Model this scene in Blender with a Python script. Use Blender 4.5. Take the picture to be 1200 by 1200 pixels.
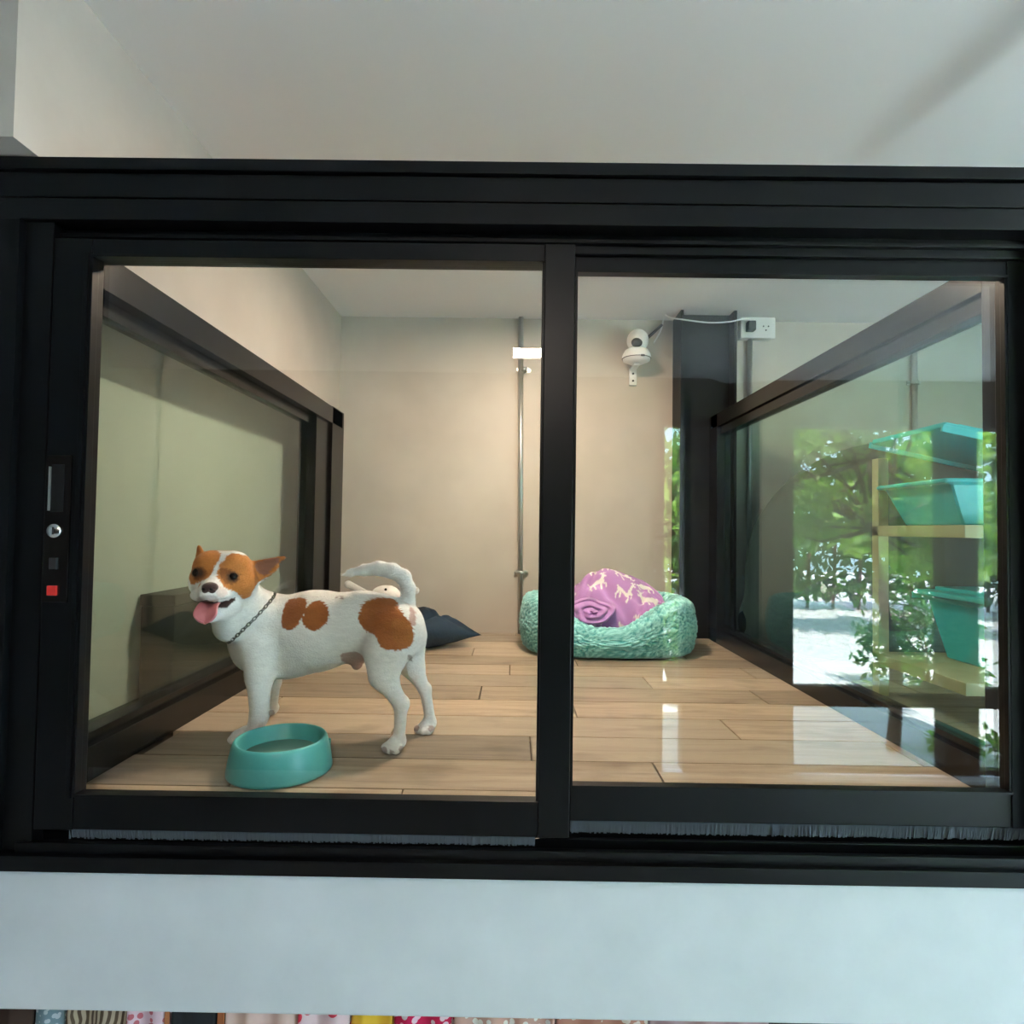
import bpy, bmesh, math, random
import numpy as np
from mathutils import Vector, Matrix, noise
from mathutils.bvhtree import BVHTree

random.seed(7); np.random.seed(7)
S = bpy.context.scene
COL = S.collection
for o in list(bpy.data.objects): bpy.data.objects.remove(o)

# ------------------------------------------------------------------ camera
F_PX = 700.0
CAM = np.array([0.0, -0.973, 1.46])
_a, _b, _c = 0.029, -0.005, 0.014                      # pitch up, yaw, roll
_R = np.array([math.cos(_b), -math.sin(_b), 0.0]); _F0 = np.array([math.sin(_b), math.cos(_b), 0.0]); _Z = np.array([0, 0, 1.0])
FW = _F0*math.cos(_a) + _Z*math.sin(_a); _U = -_F0*math.sin(_a) + _Z*math.cos(_a)
RT = _R*math.cos(_c) + _U*math.sin(_c); UP = _U*math.cos(_c) - _R*math.sin(_c)
cam = bpy.data.cameras.new('camera'); cam.sensor_width = 36; cam.sensor_fit = 'HORIZONTAL'; cam.lens = 36*F_PX/1200
cam.clip_start = 0.02
cam_o = bpy.data.objects.new('camera', cam); COL.objects.link(cam_o)
cam_o.matrix_world = Matrix(((RT[0], UP[0], -FW[0], CAM[0]), (RT[1], UP[1], -FW[1], CAM[1]), (RT[2], UP[2], -FW[2], CAM[2]), (0, 0, 0, 1)))
S.camera = cam_o

# ------------------------------------------------------------------ sky, sun, exposure
w = bpy.data.worlds.new('world'); S.world = w; w.use_nodes = True
bg = w.node_tree.nodes['Background']; bg.inputs[0].default_value = (0.52, 0.78, 1.0, 1); bg.inputs[1].default_value = 9.0
sun = bpy.data.lights.new('sun', 'SUN'); sun.energy = 38.0; sun.angle = 0.01; sun.color = (1, .96, .88)
sun_o = bpy.data.objects.new('sun', sun); COL.objects.link(sun_o); sun_o.rotation_euler = (math.radians(-24), math.radians(12), 0)
S.view_settings.view_transform = 'Standard'; S.view_settings.look = 'None'
S.view_settings.exposure = 0.6; S.view_settings.gamma = 1.0; S.view_settings.use_curve_mapping = False
LAMP_IN, LAMP_OUT = 235.0, 210.0                        # radiance of the two ceiling panels

# ------------------------------------------------------------------ pixel -> place
def ray(px, py): return FW + (px-600)/F_PX*RT - (py-600)/F_PX*UP
def P(px, py, Y):
    d = ray(px, py); return CAM + d*(Y-CAM[1])/d[1]
def PZ(px, py, z=1.0):
    d = ray(px, py); return CAM + d*(z-CAM[2])/d[2]
def project(V):
    D = np.asarray(V) - CAM; wv = D@FW
    return 600+F_PX*(D@RT)/wv, 600-F_PX*(D@UP)/wv
def mirror_x(px, Y, glass=0.05): return P(px, 650, 2*glass-Y)[0]      # where a thing mirrored in the pane stands
def mirror_z(py, Y, px=1000, glass=0.05): return P(px, py, 2*glass-Y)[2]

# ------------------------------------------------------------------ materials
def mat(name, col, rough=.5, metal=0., var=None, scale=8., detail=6., bump=0., bscale=None, spec=.5, sheen=0., trans=None):
    m = bpy.data.materials.new(name); m.use_nodes = True
    nt = m.node_tree; b = nt.nodes['Principled BSDF']
    b.inputs['Base Color'].default_value = (*col, 1); b.inputs['Roughness'].default_value = rough; b.inputs['Metallic'].default_value = metal
    b.inputs['Specular IOR Level'].default_value = spec
    if sheen: b.inputs['Sheen Weight'].default_value = sheen; b.inputs['Sheen Roughness'].default_value = .5
    tc = nt.nodes.new('ShaderNodeTexCoord')
    if var:
        n = nt.nodes.new('ShaderNodeTexNoise'); n.inputs['Scale'].default_value = scale; n.inputs['Detail'].default_value = detail; n.inputs['Roughness'].default_value = .6
        nt.links.new(tc.outputs['Object'], n.inputs['Vector'])
        r = nt.nodes.new('ShaderNodeValToRGB'); r.color_ramp.elements[0].position = .32; r.color_ramp.elements[1].position = .7
        r.color_ramp.elements[0].color = (*col, 1); r.color_ramp.elements[1].color = (*var, 1)
        nt.links.new(n.outputs['Fac'], r.inputs['Fac']); nt.links.new(r.outputs['Color'], b.inputs['Base Color'])
    if bump:
        n2 = nt.nodes.new('ShaderNodeTexNoise'); n2.inputs['Scale'].default_value = bscale or scale*6; n2.inputs['Detail'].default_value = 5
        nt.links.new(tc.outputs['Object'], n2.inputs['Vector'])
        bp = nt.nodes.new('ShaderNodeBump'); bp.inputs['Strength'].default_value = bump; bp.inputs['Distance'].default_value = .01
        nt.links.new(n2.outputs['Fac'], bp.inputs['Height']); nt.links.new(bp.outputs['Normal'], b.inputs['Normal'])
    return m
def vcol_mat(name, rough=.7, bump=0., bscale=120., sheen=0., spec=.3):
    m = mat(name, (1, 1, 1), rough, bump=bump, bscale=bscale, sheen=sheen, spec=spec)
    nt = m.node_tree; a = nt.nodes.new('ShaderNodeVertexColor'); a.layer_name = 'coat'
    nt.links.new(a.outputs['Color'], nt.nodes['Principled BSDF'].inputs['Base Color']); return m
def emit_mat(name, col, strength):
    m = bpy.data.materials.new(name); m.use_nodes = True; nt = m.node_tree; nt.nodes.clear()
    e = nt.nodes.new('ShaderNodeEmission'); e.inputs[0].default_value = (*col, 1); e.inputs[1].default_value = strength
    o = nt.nodes.new('ShaderNodeOutputMaterial'); nt.links.new(e.outputs[0], o.inputs[0]); return m
def glass_mat(name, tint, rough=0.0):
    m = bpy.data.materials.new(name); m.use_nodes = True; nt = m.node_tree; nt.nodes.clear()
    g = nt.nodes.new('ShaderNodeNewGeometry'); mx = nt.nodes.new('ShaderNodeMix'); mx.data_type = 'FLOAT'
    mx.inputs[2].default_value = 1.52; mx.inputs[3].default_value = 1/1.52
    nt.links.new(g.outputs['Backfacing'], mx.inputs[0])
    fr = nt.nodes.new('ShaderNodeFresnel'); nt.links.new(mx.outputs[0], fr.inputs['IOR'])
    t = nt.nodes.new('ShaderNodeBsdfTransparent'); t.inputs[0].default_value = (*tint, 1)
    gl = nt.nodes.new('ShaderNodeBsdfGlossy'); gl.inputs['Roughness'].default_value = rough
    s = nt.nodes.new('ShaderNodeMixShader'); nt.links.new(fr.outputs[0], s.inputs[0]); nt.links.new(t.outputs[0], s.inputs[1]); nt.links.new(gl.outputs[0], s.inputs[2])
    o = nt.nodes.new('ShaderNodeOutputMaterial'); nt.links.new(s.outputs[0], o.inputs[0]); return m
M = {}
M['concrete'] = mat('polished_concrete', (.49, .435, .375), .55, var=(.59, .53, .46), scale=2.6, bump=.06, bscale=14)
M['niche_lightened'] = mat('lightened_niche_plaster', (.62, .60, .54), .6, var=(.70, .68, .62), scale=2.2)  # paler than the side wall, brightness in the colour replaces missing niche light
M['ceiling'] = mat('ceiling_paint', (.80, .78, .76), .8)
M['white_wall'] = mat('white_plaster', (.56, .60, .63), .6, var=(.66, .70, .73), scale=4.5, bump=.12, bscale=9)
M['black'] = mat('black_aluminium', (.0025, .003, .0036), .34, spec=.22)
M['black_in'] = mat('dark_bronze_aluminium', (.0055, .0045, .004), .24, spec=.32)
M['steel_black'] = mat('black_painted_steel', (.007, .007, .0075), .5, spec=.25)
M['brush'] = mat('brush_fibre', (.09, .11, .135), .9)
M['glass'] = glass_mat('clear_glass', (.985, .995, .99))
M['glass_side'] = glass_mat('green_tinted_glass', (.89, .965, .935))
M['glass_right'] = glass_mat('teal_tinted_glass', (.83, .965, .94))
M['galv'] = mat('galvanised_steel', (.58, .58, .56), .32, .9)
M['plastic_white'] = mat('white_plastic', (.80, .79, .76), .35)
M['dark_plastic'] = mat('dark_plastic', (.03, .03, .032), .25)
M['socket_hole'] = mat('socket_hole_dark', (.05, .05, .05), .6)
M['bowl'] = mat('teal_plastic', (.085, .40, .375), .32, var=(.11, .44, .41), scale=30, bump=.05, bscale=150)
M['water'] = mat('cloudy_water', (.30, .40, .31), .08)
M['bed'] = vcol_mat('turquoise_plush', .95, .5, 260, sheen=.35)
M['blanket'] = vcol_mat('lilac_fleece', .92, .35, 320, sheen=.25)
M['navy'] = mat('navy_cotton', (.006, .022, .045), .8, var=(.010, .032, .062), scale=14, bump=.25, bscale=90)
M['toy'] = mat('white_plush', (.80, .74, .70), .95, bump=.3, bscale=160, sheen=.2)
M['toy_pink'] = mat('pink_felt', (.72, .42, .38), .9)
M['dog'] = vcol_mat('short_dog_coat', .72, .22, 330, sheen=.12, spec=.25)
M['nose'] = mat('dog_nose', (.095, .052, .048), .32, bump=.3, bscale=500)
M['eye'] = mat('dog_eye', (.012, .007, .005), .06)
M['tongue'] = mat('dog_tongue', (.62, .17, .19), .34, var=(.70, .24, .26), scale=40)
M['collar'] = mat('chain_metal', (.20, .21, .19), .35, .8)
M['teal_tub'] = mat('teal_tub_plastic', (.03, .50, .55), .4)
M['wood'] = mat('pine_shelf', (.52, .36, .19), .55, var=(.62, .45, .26), scale=9)
M['darkbox'] = mat('dark_olive_card', (.055, .052, .040), .7)
M['cover'] = mat('dark_grey_cover', (.045, .055, .055), .8)
M['chrome'] = mat('lock_chrome', (.62, .62, .58), .22, 1.)
M['red'] = mat('red_plastic', (.62, .025, .02), .4)
M['pavement'] = mat('pale_pavement', (.78, .79, .80), .45, var=(.86, .87, .88), scale=3)
M['floor_out'] = mat('pale_floor_tiles', (.60, .60, .60), .3)
M['panel'] = mat('dark_wall_panel', (.06, .06, .06), .7)
M['bark'] = mat('bark', (.17, .105, .06), .9, var=(.10, .06, .035), scale=12)
M['dark_shelf'] = mat('dark_shelf_board', (.035, .02, .014), .6)
def leaf_mat(name, c):
    m = bpy.data.materials.new(name); m.use_nodes = True; nt = m.node_tree; nt.nodes.clear()
    d = nt.nodes.new('ShaderNodeBsdfDiffuse'); d.inputs[0].default_value = (*c, 1)
    t = nt.nodes.new('ShaderNodeBsdfTranslucent'); t.inputs[0].default_value = (c[0]*1.3, c[1]*1.25, c[2]*.7, 1)
    s = nt.nodes.new('ShaderNodeMixShader'); s.inputs[0].default_value = .45
    g = nt.nodes.new('ShaderNodeBsdfGlossy'); g.inputs['Roughness'].default_value = .4; s2 = nt.nodes.new('ShaderNodeMixShader'); s2.inputs[0].default_value = .05
    nt.links.new(d.outputs[0], s.inputs[1]); nt.links.new(t.outputs[0], s.inputs[2])
    nt.links.new(s.outputs[0], s2.inputs[1]); nt.links.new(g.outputs[0], s2.inputs[2])
    o = nt.nodes.new('ShaderNodeOutputMaterial'); nt.links.new(s2.outputs[0], o.inputs[0]); return m
M['leaf_a'] = leaf_mat('fresh_leaf', (.26, .50, .09)); M['leaf_b'] = leaf_mat('mid_leaf', (.07, .20, .04)); M['leaf_c'] = leaf_mat('bright_leaf', (.38, .60, .14))
def plank_mat(name, c1, c2, c3):
    m = bpy.data.materials.new(name); m.use_nodes = True; nt = m.node_tree; b = nt.nodes['Principled BSDF']
    tc = nt.nodes.new('ShaderNodeTexCoord'); mp = nt.nodes.new('ShaderNodeMapping'); mp.inputs['Scale'].default_value = (2.2, 26, 1)
    oi = nt.nodes.new('ShaderNodeObjectInfo'); va = nt.nodes.new('ShaderNodeVectorMath'); va.operation = 'SCALE'
    cx = nt.nodes.new('ShaderNodeCombineXYZ'); mu = nt.nodes.new('ShaderNodeMath'); mu.operation = 'MULTIPLY'; mu.inputs[1].default_value = 37.
    nt.links.new(oi.outputs['Random'], mu.inputs[0]); nt.links.new(mu.outputs[0], cx.inputs[0]); nt.links.new(mu.outputs[0], cx.inputs[1]); nt.links.new(cx.outputs[0], mp.inputs['Location'])
    nt.links.new(tc.outputs['Object'], mp.inputs['Vector'])
    n = nt.nodes.new('ShaderNodeTexNoise'); n.inputs['Scale'].default_value = 1.6; n.inputs['Detail'].default_value = 8; n.inputs['Roughness'].default_value = .62; n.inputs['Distortion'].default_value = .6
    nt.links.new(mp.outputs[0], n.inputs['Vector'])
    r = nt.nodes.new('ShaderNodeValToRGB'); e = r.color_ramp.elements; e[0].position = .3; e[1].position = .72; e[0].color = (*c1, 1); e[1].color = (*c3, 1)
    k = e.new(.5); k.color = (*c2, 1)
    nt.links.new(n.outputs['Fac'], r.inputs[0])
    mp2 = nt.nodes.new('ShaderNodeMapping'); mp2.inputs['Scale'].default_value = (5, 9, 1); nt.links.new(cx.outputs[0], mp2.inputs['Location']); nt.links.new(tc.outputs['Object'], mp2.inputs['Vector'])
    n2 = nt.nodes.new('ShaderNodeTexNoise'); n2.inputs['Scale'].default_value = 1.2; n2.inputs['Detail'].default_value = 3; nt.links.new(mp2.outputs[0], n2.inputs['Vector'])
    r2 = nt.nodes.new('ShaderNodeValToRGB'); r2.color_ramp.elements[0].position = .25; r2.color_ramp.elements[1].position = .45
    r2.color_ramp.elements[0].color = (.62, .60, .56, 1); r2.color_ramp.elements[1].color = (1, 1, 1, 1); nt.links.new(n2.outputs['Fac'], r2.inputs[0])
    mx = nt.nodes.new('ShaderNodeMix'); mx.data_type = 'RGBA'; mx.blend_type = 'MULTIPLY'; mx.inputs[0].default_value = 1
    nt.links.new(r.outputs[0], mx.inputs[6]); nt.links.new(r2.outputs[0], mx.inputs[7]); nt.links.new(mx.outputs[2], b.inputs['Base Color'])
    hv = nt.nodes.new('ShaderNodeHueSaturation'); mr = nt.nodes.new('ShaderNodeMapRange'); mr.inputs[3].default_value = .66; mr.inputs[4].default_value = 1.10
    nt.links.new(oi.outputs['Random'], mr.inputs[0]); nt.links.new(mr.outputs[0], hv.inputs['Value']); nt.links.new(mx.outputs[2], hv.inputs['Color']); nt.links.new(hv.outputs[0], b.inputs['Base Color'])
    b.inputs['Roughness'].default_value = .33; b.inputs['Specular IOR Level'].default_value = .45
    return m
M['plank_a'] = plank_mat('wood_tile_tan', (.30, .22, .145), (.44, .34, .235), (.54, .43, .305))
M['plank_b'] = plank_mat('wood_tile_grey', (.22, .175, .125), (.33, .265, .195), (.42, .34, .25))
M['plank_c'] = plank_mat('wood_tile_light', (.42, .33, .235), (.52, .42, .305), (.58, .475, .35))
M['grout'] = mat('dark_grout', (.12, .09, .065), .9)

# ------------------------------------------------------------------ helpers
def link(name, me, m, parent=None):
    o = bpy.data.objects.new(name, me); COL.objects.link(o)
    if m is not None: me.materials.clear(); me.materials.append(M[m] if isinstance(m, str) else m)
    if parent: o.parent = parent
    return o
def tag(o, label=None, cat=None, group=None, kind=None):
    if label: o['label'] = label
    if cat: o['category'] = cat
    if group: o['group'] = group
    if kind: o['kind'] = kind
    return o
def thing(name, loc, label, cat, group=None, kind=None, rz=0.):
    o = bpy.data.objects.new(name, None); COL.objects.link(o); o.location = loc; o.rotation_euler.z = rz; o.empty_display_size = .05
    return tag(o, label, cat, group, kind)
class MB:
    def __init__(s): s.v = []; s.f = []; s.sm = []
    def add(s, v, f, smooth=False):
        n = len(s.v); s.v += [tuple(map(float, p)) for p in v]; s.f += [tuple(i+n for i in q) for q in f]; s.sm += [smooth]*len(f); return s
    def box(s, a, b, bev=0.):
        x0, x1 = sorted((a[0], b[0])); y0, y1 = sorted((a[1], b[1])); z0, z1 = sorted((a[2], b[2]))
        if bev:
            bm = bmesh.new(); bmesh.ops.create_cube(bm, size=1)
            for v in bm.verts: v.co = ((x0+x1)/2+v.co.x*(x1-x0), (y0+y1)/2+v.co.y*(y1-y0), (z0+z1)/2+v.co.z*(z1-z0))
            bmesh.ops.bevel(bm, geom=bm.edges[:], offset=bev, segments=2, affect='EDGES', profile=.6)
            bm.verts.index_update(); s.add([v.co for v in bm.verts], [[v.index for v in f.verts] for f in bm.faces]); bm.free(); return s
        v = [(x, y, z) for z in (z0, z1) for y in (y0, y1) for x in (x0, x1)]
        return s.add(v, [(0, 2, 3, 1), (4, 5, 7, 6), (0, 1, 5, 4), (2, 6, 7, 3), (0, 4, 6, 2), (1, 3, 7, 5)])
    def tube(s, pts, r, n=12, caps=True):
        pts = [Vector(p) for p in pts]; rs = r if isinstance(r, (list, tuple)) else [r]*len(pts); V = []; Fc = []
        up = None
        for i, p in enumerate(pts):
            t = (pts[min(i+1, len(pts)-1)]-pts[max(i-1, 0)]).normalized()
            if up is None: up = t.orthogonal().normalized()
            up = (up - t*up.dot(t)).normalized(); side = t.cross(up)
            for k in range(n):
                a = 2*math.pi*k/n; V.append(p + (up*math.cos(a)+side*math.sin(a))*rs[i])
        for i in range(len(pts)-1):
            for k in range(n):
                Fc.append((i*n+k, i*n+(k+1) % n, (i+1)*n+(k+1) % n, (i+1)*n+k))
        if caps: Fc.append(tuple(range(n-1, -1, -1))); Fc.append(tuple((len(pts)-1)*n+k for k in range(n)))
        return s.add(V, Fc, True)
    def lathe(s, prof, c, n=48, axis='Z', smooth=True, sx=1., sy=1.):
        V = []; Fc = []
        for (r, h) in prof:
            for k in range(n):
                a = 2*math.pi*k/n; p = (r*math.cos(a)*sx, r*math.sin(a)*sy, h)
                if axis == 'Y': p = (p[0], -h, p[1])
                if axis == 'X': p = (h, p[0], p[1])
                V.append((c[0]+p[0], c[1]+p[1], c[2]+p[2]))
        for i in range(len(prof)-1):
            for k in range(n): Fc.append((i*n+k, i*n+(k+1) % n, (i+1)*n+(k+1) % n, (i+1)*n+k))
        if prof[0][0] > 1e-5: Fc.append(tuple(range(n-1, -1, -1)))
        if prof[-1][0] > 1e-5: Fc.append(tuple((len(prof)-1)*n+k for k in range(n)))
        return s.add(V, Fc, smooth)
    def ball(s, c, r, n=16):
        r = r if isinstance(r, (tuple, list)) else (r, r, r)
        prof = [(max(math.cos(t), 1e-6), math.sin(t)) for t in np.linspace(-math.pi/2, math.pi/2, n//2+1)]
        V = []; Fc = []
        for (q, h) in prof:
            for k in range(n): a = 2*math.pi*k/n; V.append((c[0]+r[0]*q*math.cos(a), c[1]+r[1]*q*math.sin(a), c[2]+r[2]*h))
        for i in range(len(prof)-1):
            for k in range(n): Fc.append((i*n+k, i*n+(k+1) % n, (i+1)*n+(k+1) % n, (i+1)*n+k))
        return s.add(V, Fc, True)
    def build(s, name, m, parent=None):
        me = bpy.data.meshes.new(name); me.from_pydata(s.v, [], s.f); me.validate(); me.update()
        if len(me.polygons) == len(s.sm): me.polygons.foreach_set('use_smooth', s.sm)
        return link(name, me, m, parent)
def box(name, a, b, m, parent=None, bev=0.): return MB().box(a, b, bev).build(name, m, parent)
def colour(me, cols):
    a = me.color_attributes.new('coat', 'FLOAT_COLOR', 'POINT')
    a.data.foreach_set('color', np.concatenate([cols, np.ones((len(cols), 1))], 1).astype(np.float32).ravel())
def in_poly(x, y, poly):
    r = np.zeros(x.shape, bool); n = len(poly)
    for i in range(n):
        (x0, y0), (x1, y1) = poly[i], poly[(i+1) % n]
        c = ((y0 > y) != (y1 > y)) & (x < (x1-x0)*(y-y0)/((y1-y0) or 1e-9)+x0); r ^= c
    return r
def smooth_poly(poly, it=3):
    for _ in range(it):
        q = []
        for i in range(len(poly)):
            a, b = poly[i], poly[(i+1) % len(poly)]
            q += [(.75*a[0]+.25*b[0], .75*a[1]+.25*b[1]), (.25*a[0]+.75*b[0], .25*a[1]+.75*b[1])]
        poly = q
    return poly

# implicit surfaces: smooth union of tapered capsules and ellipsoids, meshed by surface nets
class Field:
    def __init__(s, lo, hi, h):
        s.lo = np.array(lo, float); s.h = h; s.n = np.ceil((np.array(hi)-s.lo)/h).astype(int)+1
        s.F = np.full(s.n, .04, np.float32)
    def _sub(s, lo, hi):
        i0 = np.clip(np.floor((lo-s.lo)/s.h).astype(int), 0, s.n-1); i1 = np.clip(np.ceil((hi-s.lo)/s.h).astype(int)+1, 1, s.n)
        ax = [s.lo[k]+s.h*np.arange(i0[k], i1[k]) for k in range(3)]
        return tuple(slice(i0[k], i1[k]) for k in range(3)), np.meshgrid(*ax, indexing='ij')
    def _put(s, sl, d, k, sub=False):
        A = s.F[sl]
        if sub:
            h = np.clip(.5-.5*(A+d)/k, 0, 1); s.F[sl] = A*(1-h)+(-d)*h + k*h*(1-h)
        else:
            h = np.clip(.5+.5*(d-A)/k, 0, 1); s.F[sl] = d*(1-h)+A*h - k*h*(1-h)
    def cone(s, a, b, ra, rb, k=.015, flat=(1, 1, 1), sub=False):
        a = np.array(a, float); b = np.array(b, float); fl = np.array(flat, float); R = max(ra, rb)+.03+k
        sl, (X, Y, Z) = s._sub(np.minimum(a, b)-R, np.maximum(a, b)+R)
        p = [(q-a[i])/fl[i] for i, q in enumerate((X, Y, Z))]; ba = (b-a)/fl; L2 = max(ba@ba, 1e-9)
        t = np.clip((p[0]*ba[0]+p[1]*ba[1]+p[2]*ba[2])/L2, 0, 1)
        d = np.sqrt((p[0]-t*ba[0])**2+(p[1]-t*ba[1])**2+(p[2]-t*ba[2])**2)-(ra+(rb-ra)*t)
        s._put(sl, (d*fl.min()**.5).astype(np.float32), k, sub); return s
    def ell(s, c, r, k=.015, rot=None, sub=False):
        c = np.array(c, float); r = np.array(r, float); R = r.max()+.03+k
        sl, (X, Y, Z) = s._sub(c-R, c+R); p = np.stack([X-c[0], Y-c[1], Z-c[2]])
        if rot is not None: p = np.einsum('ij,jabc->iabc', rot, p)
        k0 = np.sqrt(sum((p[i]/r[i])**2 for i in range(3))); k1 = np.sqrt(sum((p[i]/r[i]**2)**2 for i in range(3)))+1e-9
        s._put(sl, (k0*(k0-1)/k1).astype(np.float32), k, sub); return s
    def mesh(s):
        F = s.F; nx, ny, nz = F.shape; ins = F < 0
        cnt = sum(ins[i:nx-1+i, j:ny-1+j, l:nz-1+l].astype(np.int8) for i in (0, 1) for j in (0, 1) for l in (0, 1))
        act = np.argwhere((cnt > 0) & (cnt < 8)); ids = -np.ones((nx-1, ny-1, nz-1), np.int64); ids[tuple(act.T)] = np.arange(len(act))
        acc = np.zeros((len(act), 3)); num = np.zeros(len(act)); cs = [(i, j, l) for i in (0, 1) for j in (0, 1) for l in (0, 1)]
        for ca in cs:
            for ax in range(3):
                if ca[ax]: continue
                cb = list(ca); cb[ax] = 1
                fa = F[tuple((act+ca).T)]; fb = F[tuple((act+cb).T)]; m = (fa < 0) != (fb < 0)
                t = np.where(m, fa/np.where(m, fa-fb, 1), 0); q = np.array(ca, float)[None]+np.zeros((len(act), 3)); q[:, ax] += t
                acc += q*m[:, None]; num += m
        V = s.lo+s.h*(act+acc/num[:, None]); faces = []
        for ax in range(3):
            u, v = (ax+1) % 3, (ax+2) % 3
            A = [slice(0, d) for d in F.shape]; B = list(A); A[ax] = slice(0, F.shape[ax]-1); B[ax] = slice(1, F.shape[ax])
            e = np.argwhere(ins[tuple(A)] != ins[tuple(B)]); e = e[(e[:, u] > 0) & (e[:, v] > 0) & (e[:, u] < F.shape[u]-1) & (e[:, v] < F.shape[v]-1)]
            du = np.zeros(3, int); du[u] = 1; dv = np.zeros(3, int); dv[v] = 1
            q = np.stack([ids[tuple((e-du-dv).T)], ids[tuple((e-dv).T)], ids[tuple(e.T)], ids[tuple((e-du).T)]], 1)
            fl = ~ins[tuple(e.T)]; q[fl] = q[fl][:, ::-1]; faces.append(q)
        return V, np.concatenate(faces)
def np_mesh(name, V, Fc, smooth=True):
    me = bpy.data.meshes.new(name); me.from_pydata([tuple(p) for p in V], [], [tuple(map(int, q)) for q in Fc]); me.update()
    if smooth: me.polygons.foreach_set('use_smooth', [True]*len(me.polygons))
    return me
def grid_faces(nu, nv, wrap=False):
    return [(i*nv+j, ((i+1) % nu)*nv+j, ((i+1) % nu)*nv+j+1, i*nv+j+1) for i in range(nu if wrap else nu-1) for j in range(nv-1)]

# ------------------------------------------------------------------ dimensions
ZF, ZC, YB = 1.0, 2.411, 1.697          # platform floor, ceiling, back wall
XW, XR = -.797, .841                    # left wall face, right partition face
YD = -2.6                               # garden-door wall behind the photographer

# ------------------------------------------------------------------ room shell
def struct(o, label, cat): return tag(o, label, cat, kind='structure')
def folded_ceiling():
    xs = np.unique(np.concatenate([np.linspace(-3.0, .6, 10), np.linspace(.6, 1.6, 100), np.linspace(1.6, 3.7, 8)])); ys = np.unique(np.concatenate([np.linspace(YD, -.9, 8), np.linspace(-.9, 1.0, 48), np.linspace(1.0, YB+.15, 5)]))
    X, Y = np.meshgrid(xs, ys, indexing='ij'); fade = np.clip((.80-Y)/.75, 0, 1); fade = fade*fade*(3-2*fade)
    Zg = ZC-.030*fade*np.exp(-((X-(.955-.13*Y))/np.where(X > .955-.13*Y, .26, .062))**2); n = len(xs)*len(ys)  # shallow fold added to the shape to give a soft dark band
    v = np.concatenate([np.stack([X, Y, Zg], -1).reshape(-1, 3), np.stack([X, Y, np.full_like(X, ZC+.12)], -1).reshape(-1, 3)])
    g = grid_faces(len(xs), len(ys)); fs = [q[::-1] for q in g]+[tuple(n+i for i in q) for q in g]
    return link('ceiling', np_mesh('ceiling', v, fs), 'ceiling')
struct(folded_ceiling(), 'white painted ceiling over the glass kennel with an added shading fold', 'ceiling')
struct(box('wall_back', (-1.2, YB, .0), (2.75, YB+.15, ZC+.05), 'concrete'), 'beige polished concrete wall at the back of the kennel', 'wall')
wl = MB()
wl.box((-1.2, -.055, 2.066), (XW, YB, ZC)); wl.box((-1.2, .105, 1.93), (XW, YB, 2.066)); wl.box((-1.2, .145, .90), (-.91, YB, 1.93)); wl.box((-1.05, .105, .91), (XW, .15, 1.93))
wl.box((-1.03, 1.60, .90), (XW, YB, 1.93)); wl.box((-1.03, .15, .90), (XW, 1.60, ZF))
struct(wl.build('wall_left', 'concrete'), 'warm beige concrete side wall with a glazed niche in it', 'wall')
struct(box('wall_niche', (-.910, .15, ZF), (-.906, 1.60, 1.93), 'niche_lightened'), 'pale back of the left niche, lightened to stand in for light', 'wall')
struct(box('wall_right', (2.6, .3, 0), (2.75, YB, ZC), 'white_wall'), 'plain pale wall closing the storage bay beyond the glass', 'wall')
wf = MB(); wf.box((-1.2, .012, .672), (2.75, .14, .905), .004)
struct(wf.build('wall_front', 'white_wall'), 'bluish white plastered beam below the black window frame', 'beam')
struct(box('floor_slab', (XW, .14, .86), (2.6, YB, ZF-.012), 'grout'), 'raised kennel floor slab under the wood-look tiles', 'floor')
struct(box('floor', (-3.0, YD, -.06), (3.7, YB, 0), 'floor_out'), 'pale tiled shop floor below the kennel', 'floor')
struct(box('wall_outer_left', (-3.1, YD, 0), (-3.0, YB, ZC), 'white_wall'), 'white shop wall far to the left', 'wall')
wr = MB(); wr.box((3.6, YD, 0), (3.7, YB, .25)); wr.box((3.6, YD, 2.2), (3.7, YB, ZC)); wr.box((3.6, YD, .25), (3.7, -2.4, 2.2)); wr.box((3.6, -1.45, .25), (3.7, YB, 2.2))
struct(box('window_4', (3.645, -2.4, .25), (3.651, -1.45, 2.2), 'glass'), 'large shop window in the wall far to the right', 'window')
struct(wr.build('wall_outer_right', 'white_wall'), 'white shop wall far to the right', 'wall')
struct(box('wall_outer_back', (-3.0, YB-.1, 0), (-1.2, YB, ZC), 'white_wall'), 'white shop wall beside the kennel', 'wall')
struct(box('wall_below', (-1.2, .55, 0), (2.75, .6, .9), 'dark_shelf'), 'dark board closing the shelf space under the kennel', 'wall')
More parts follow.
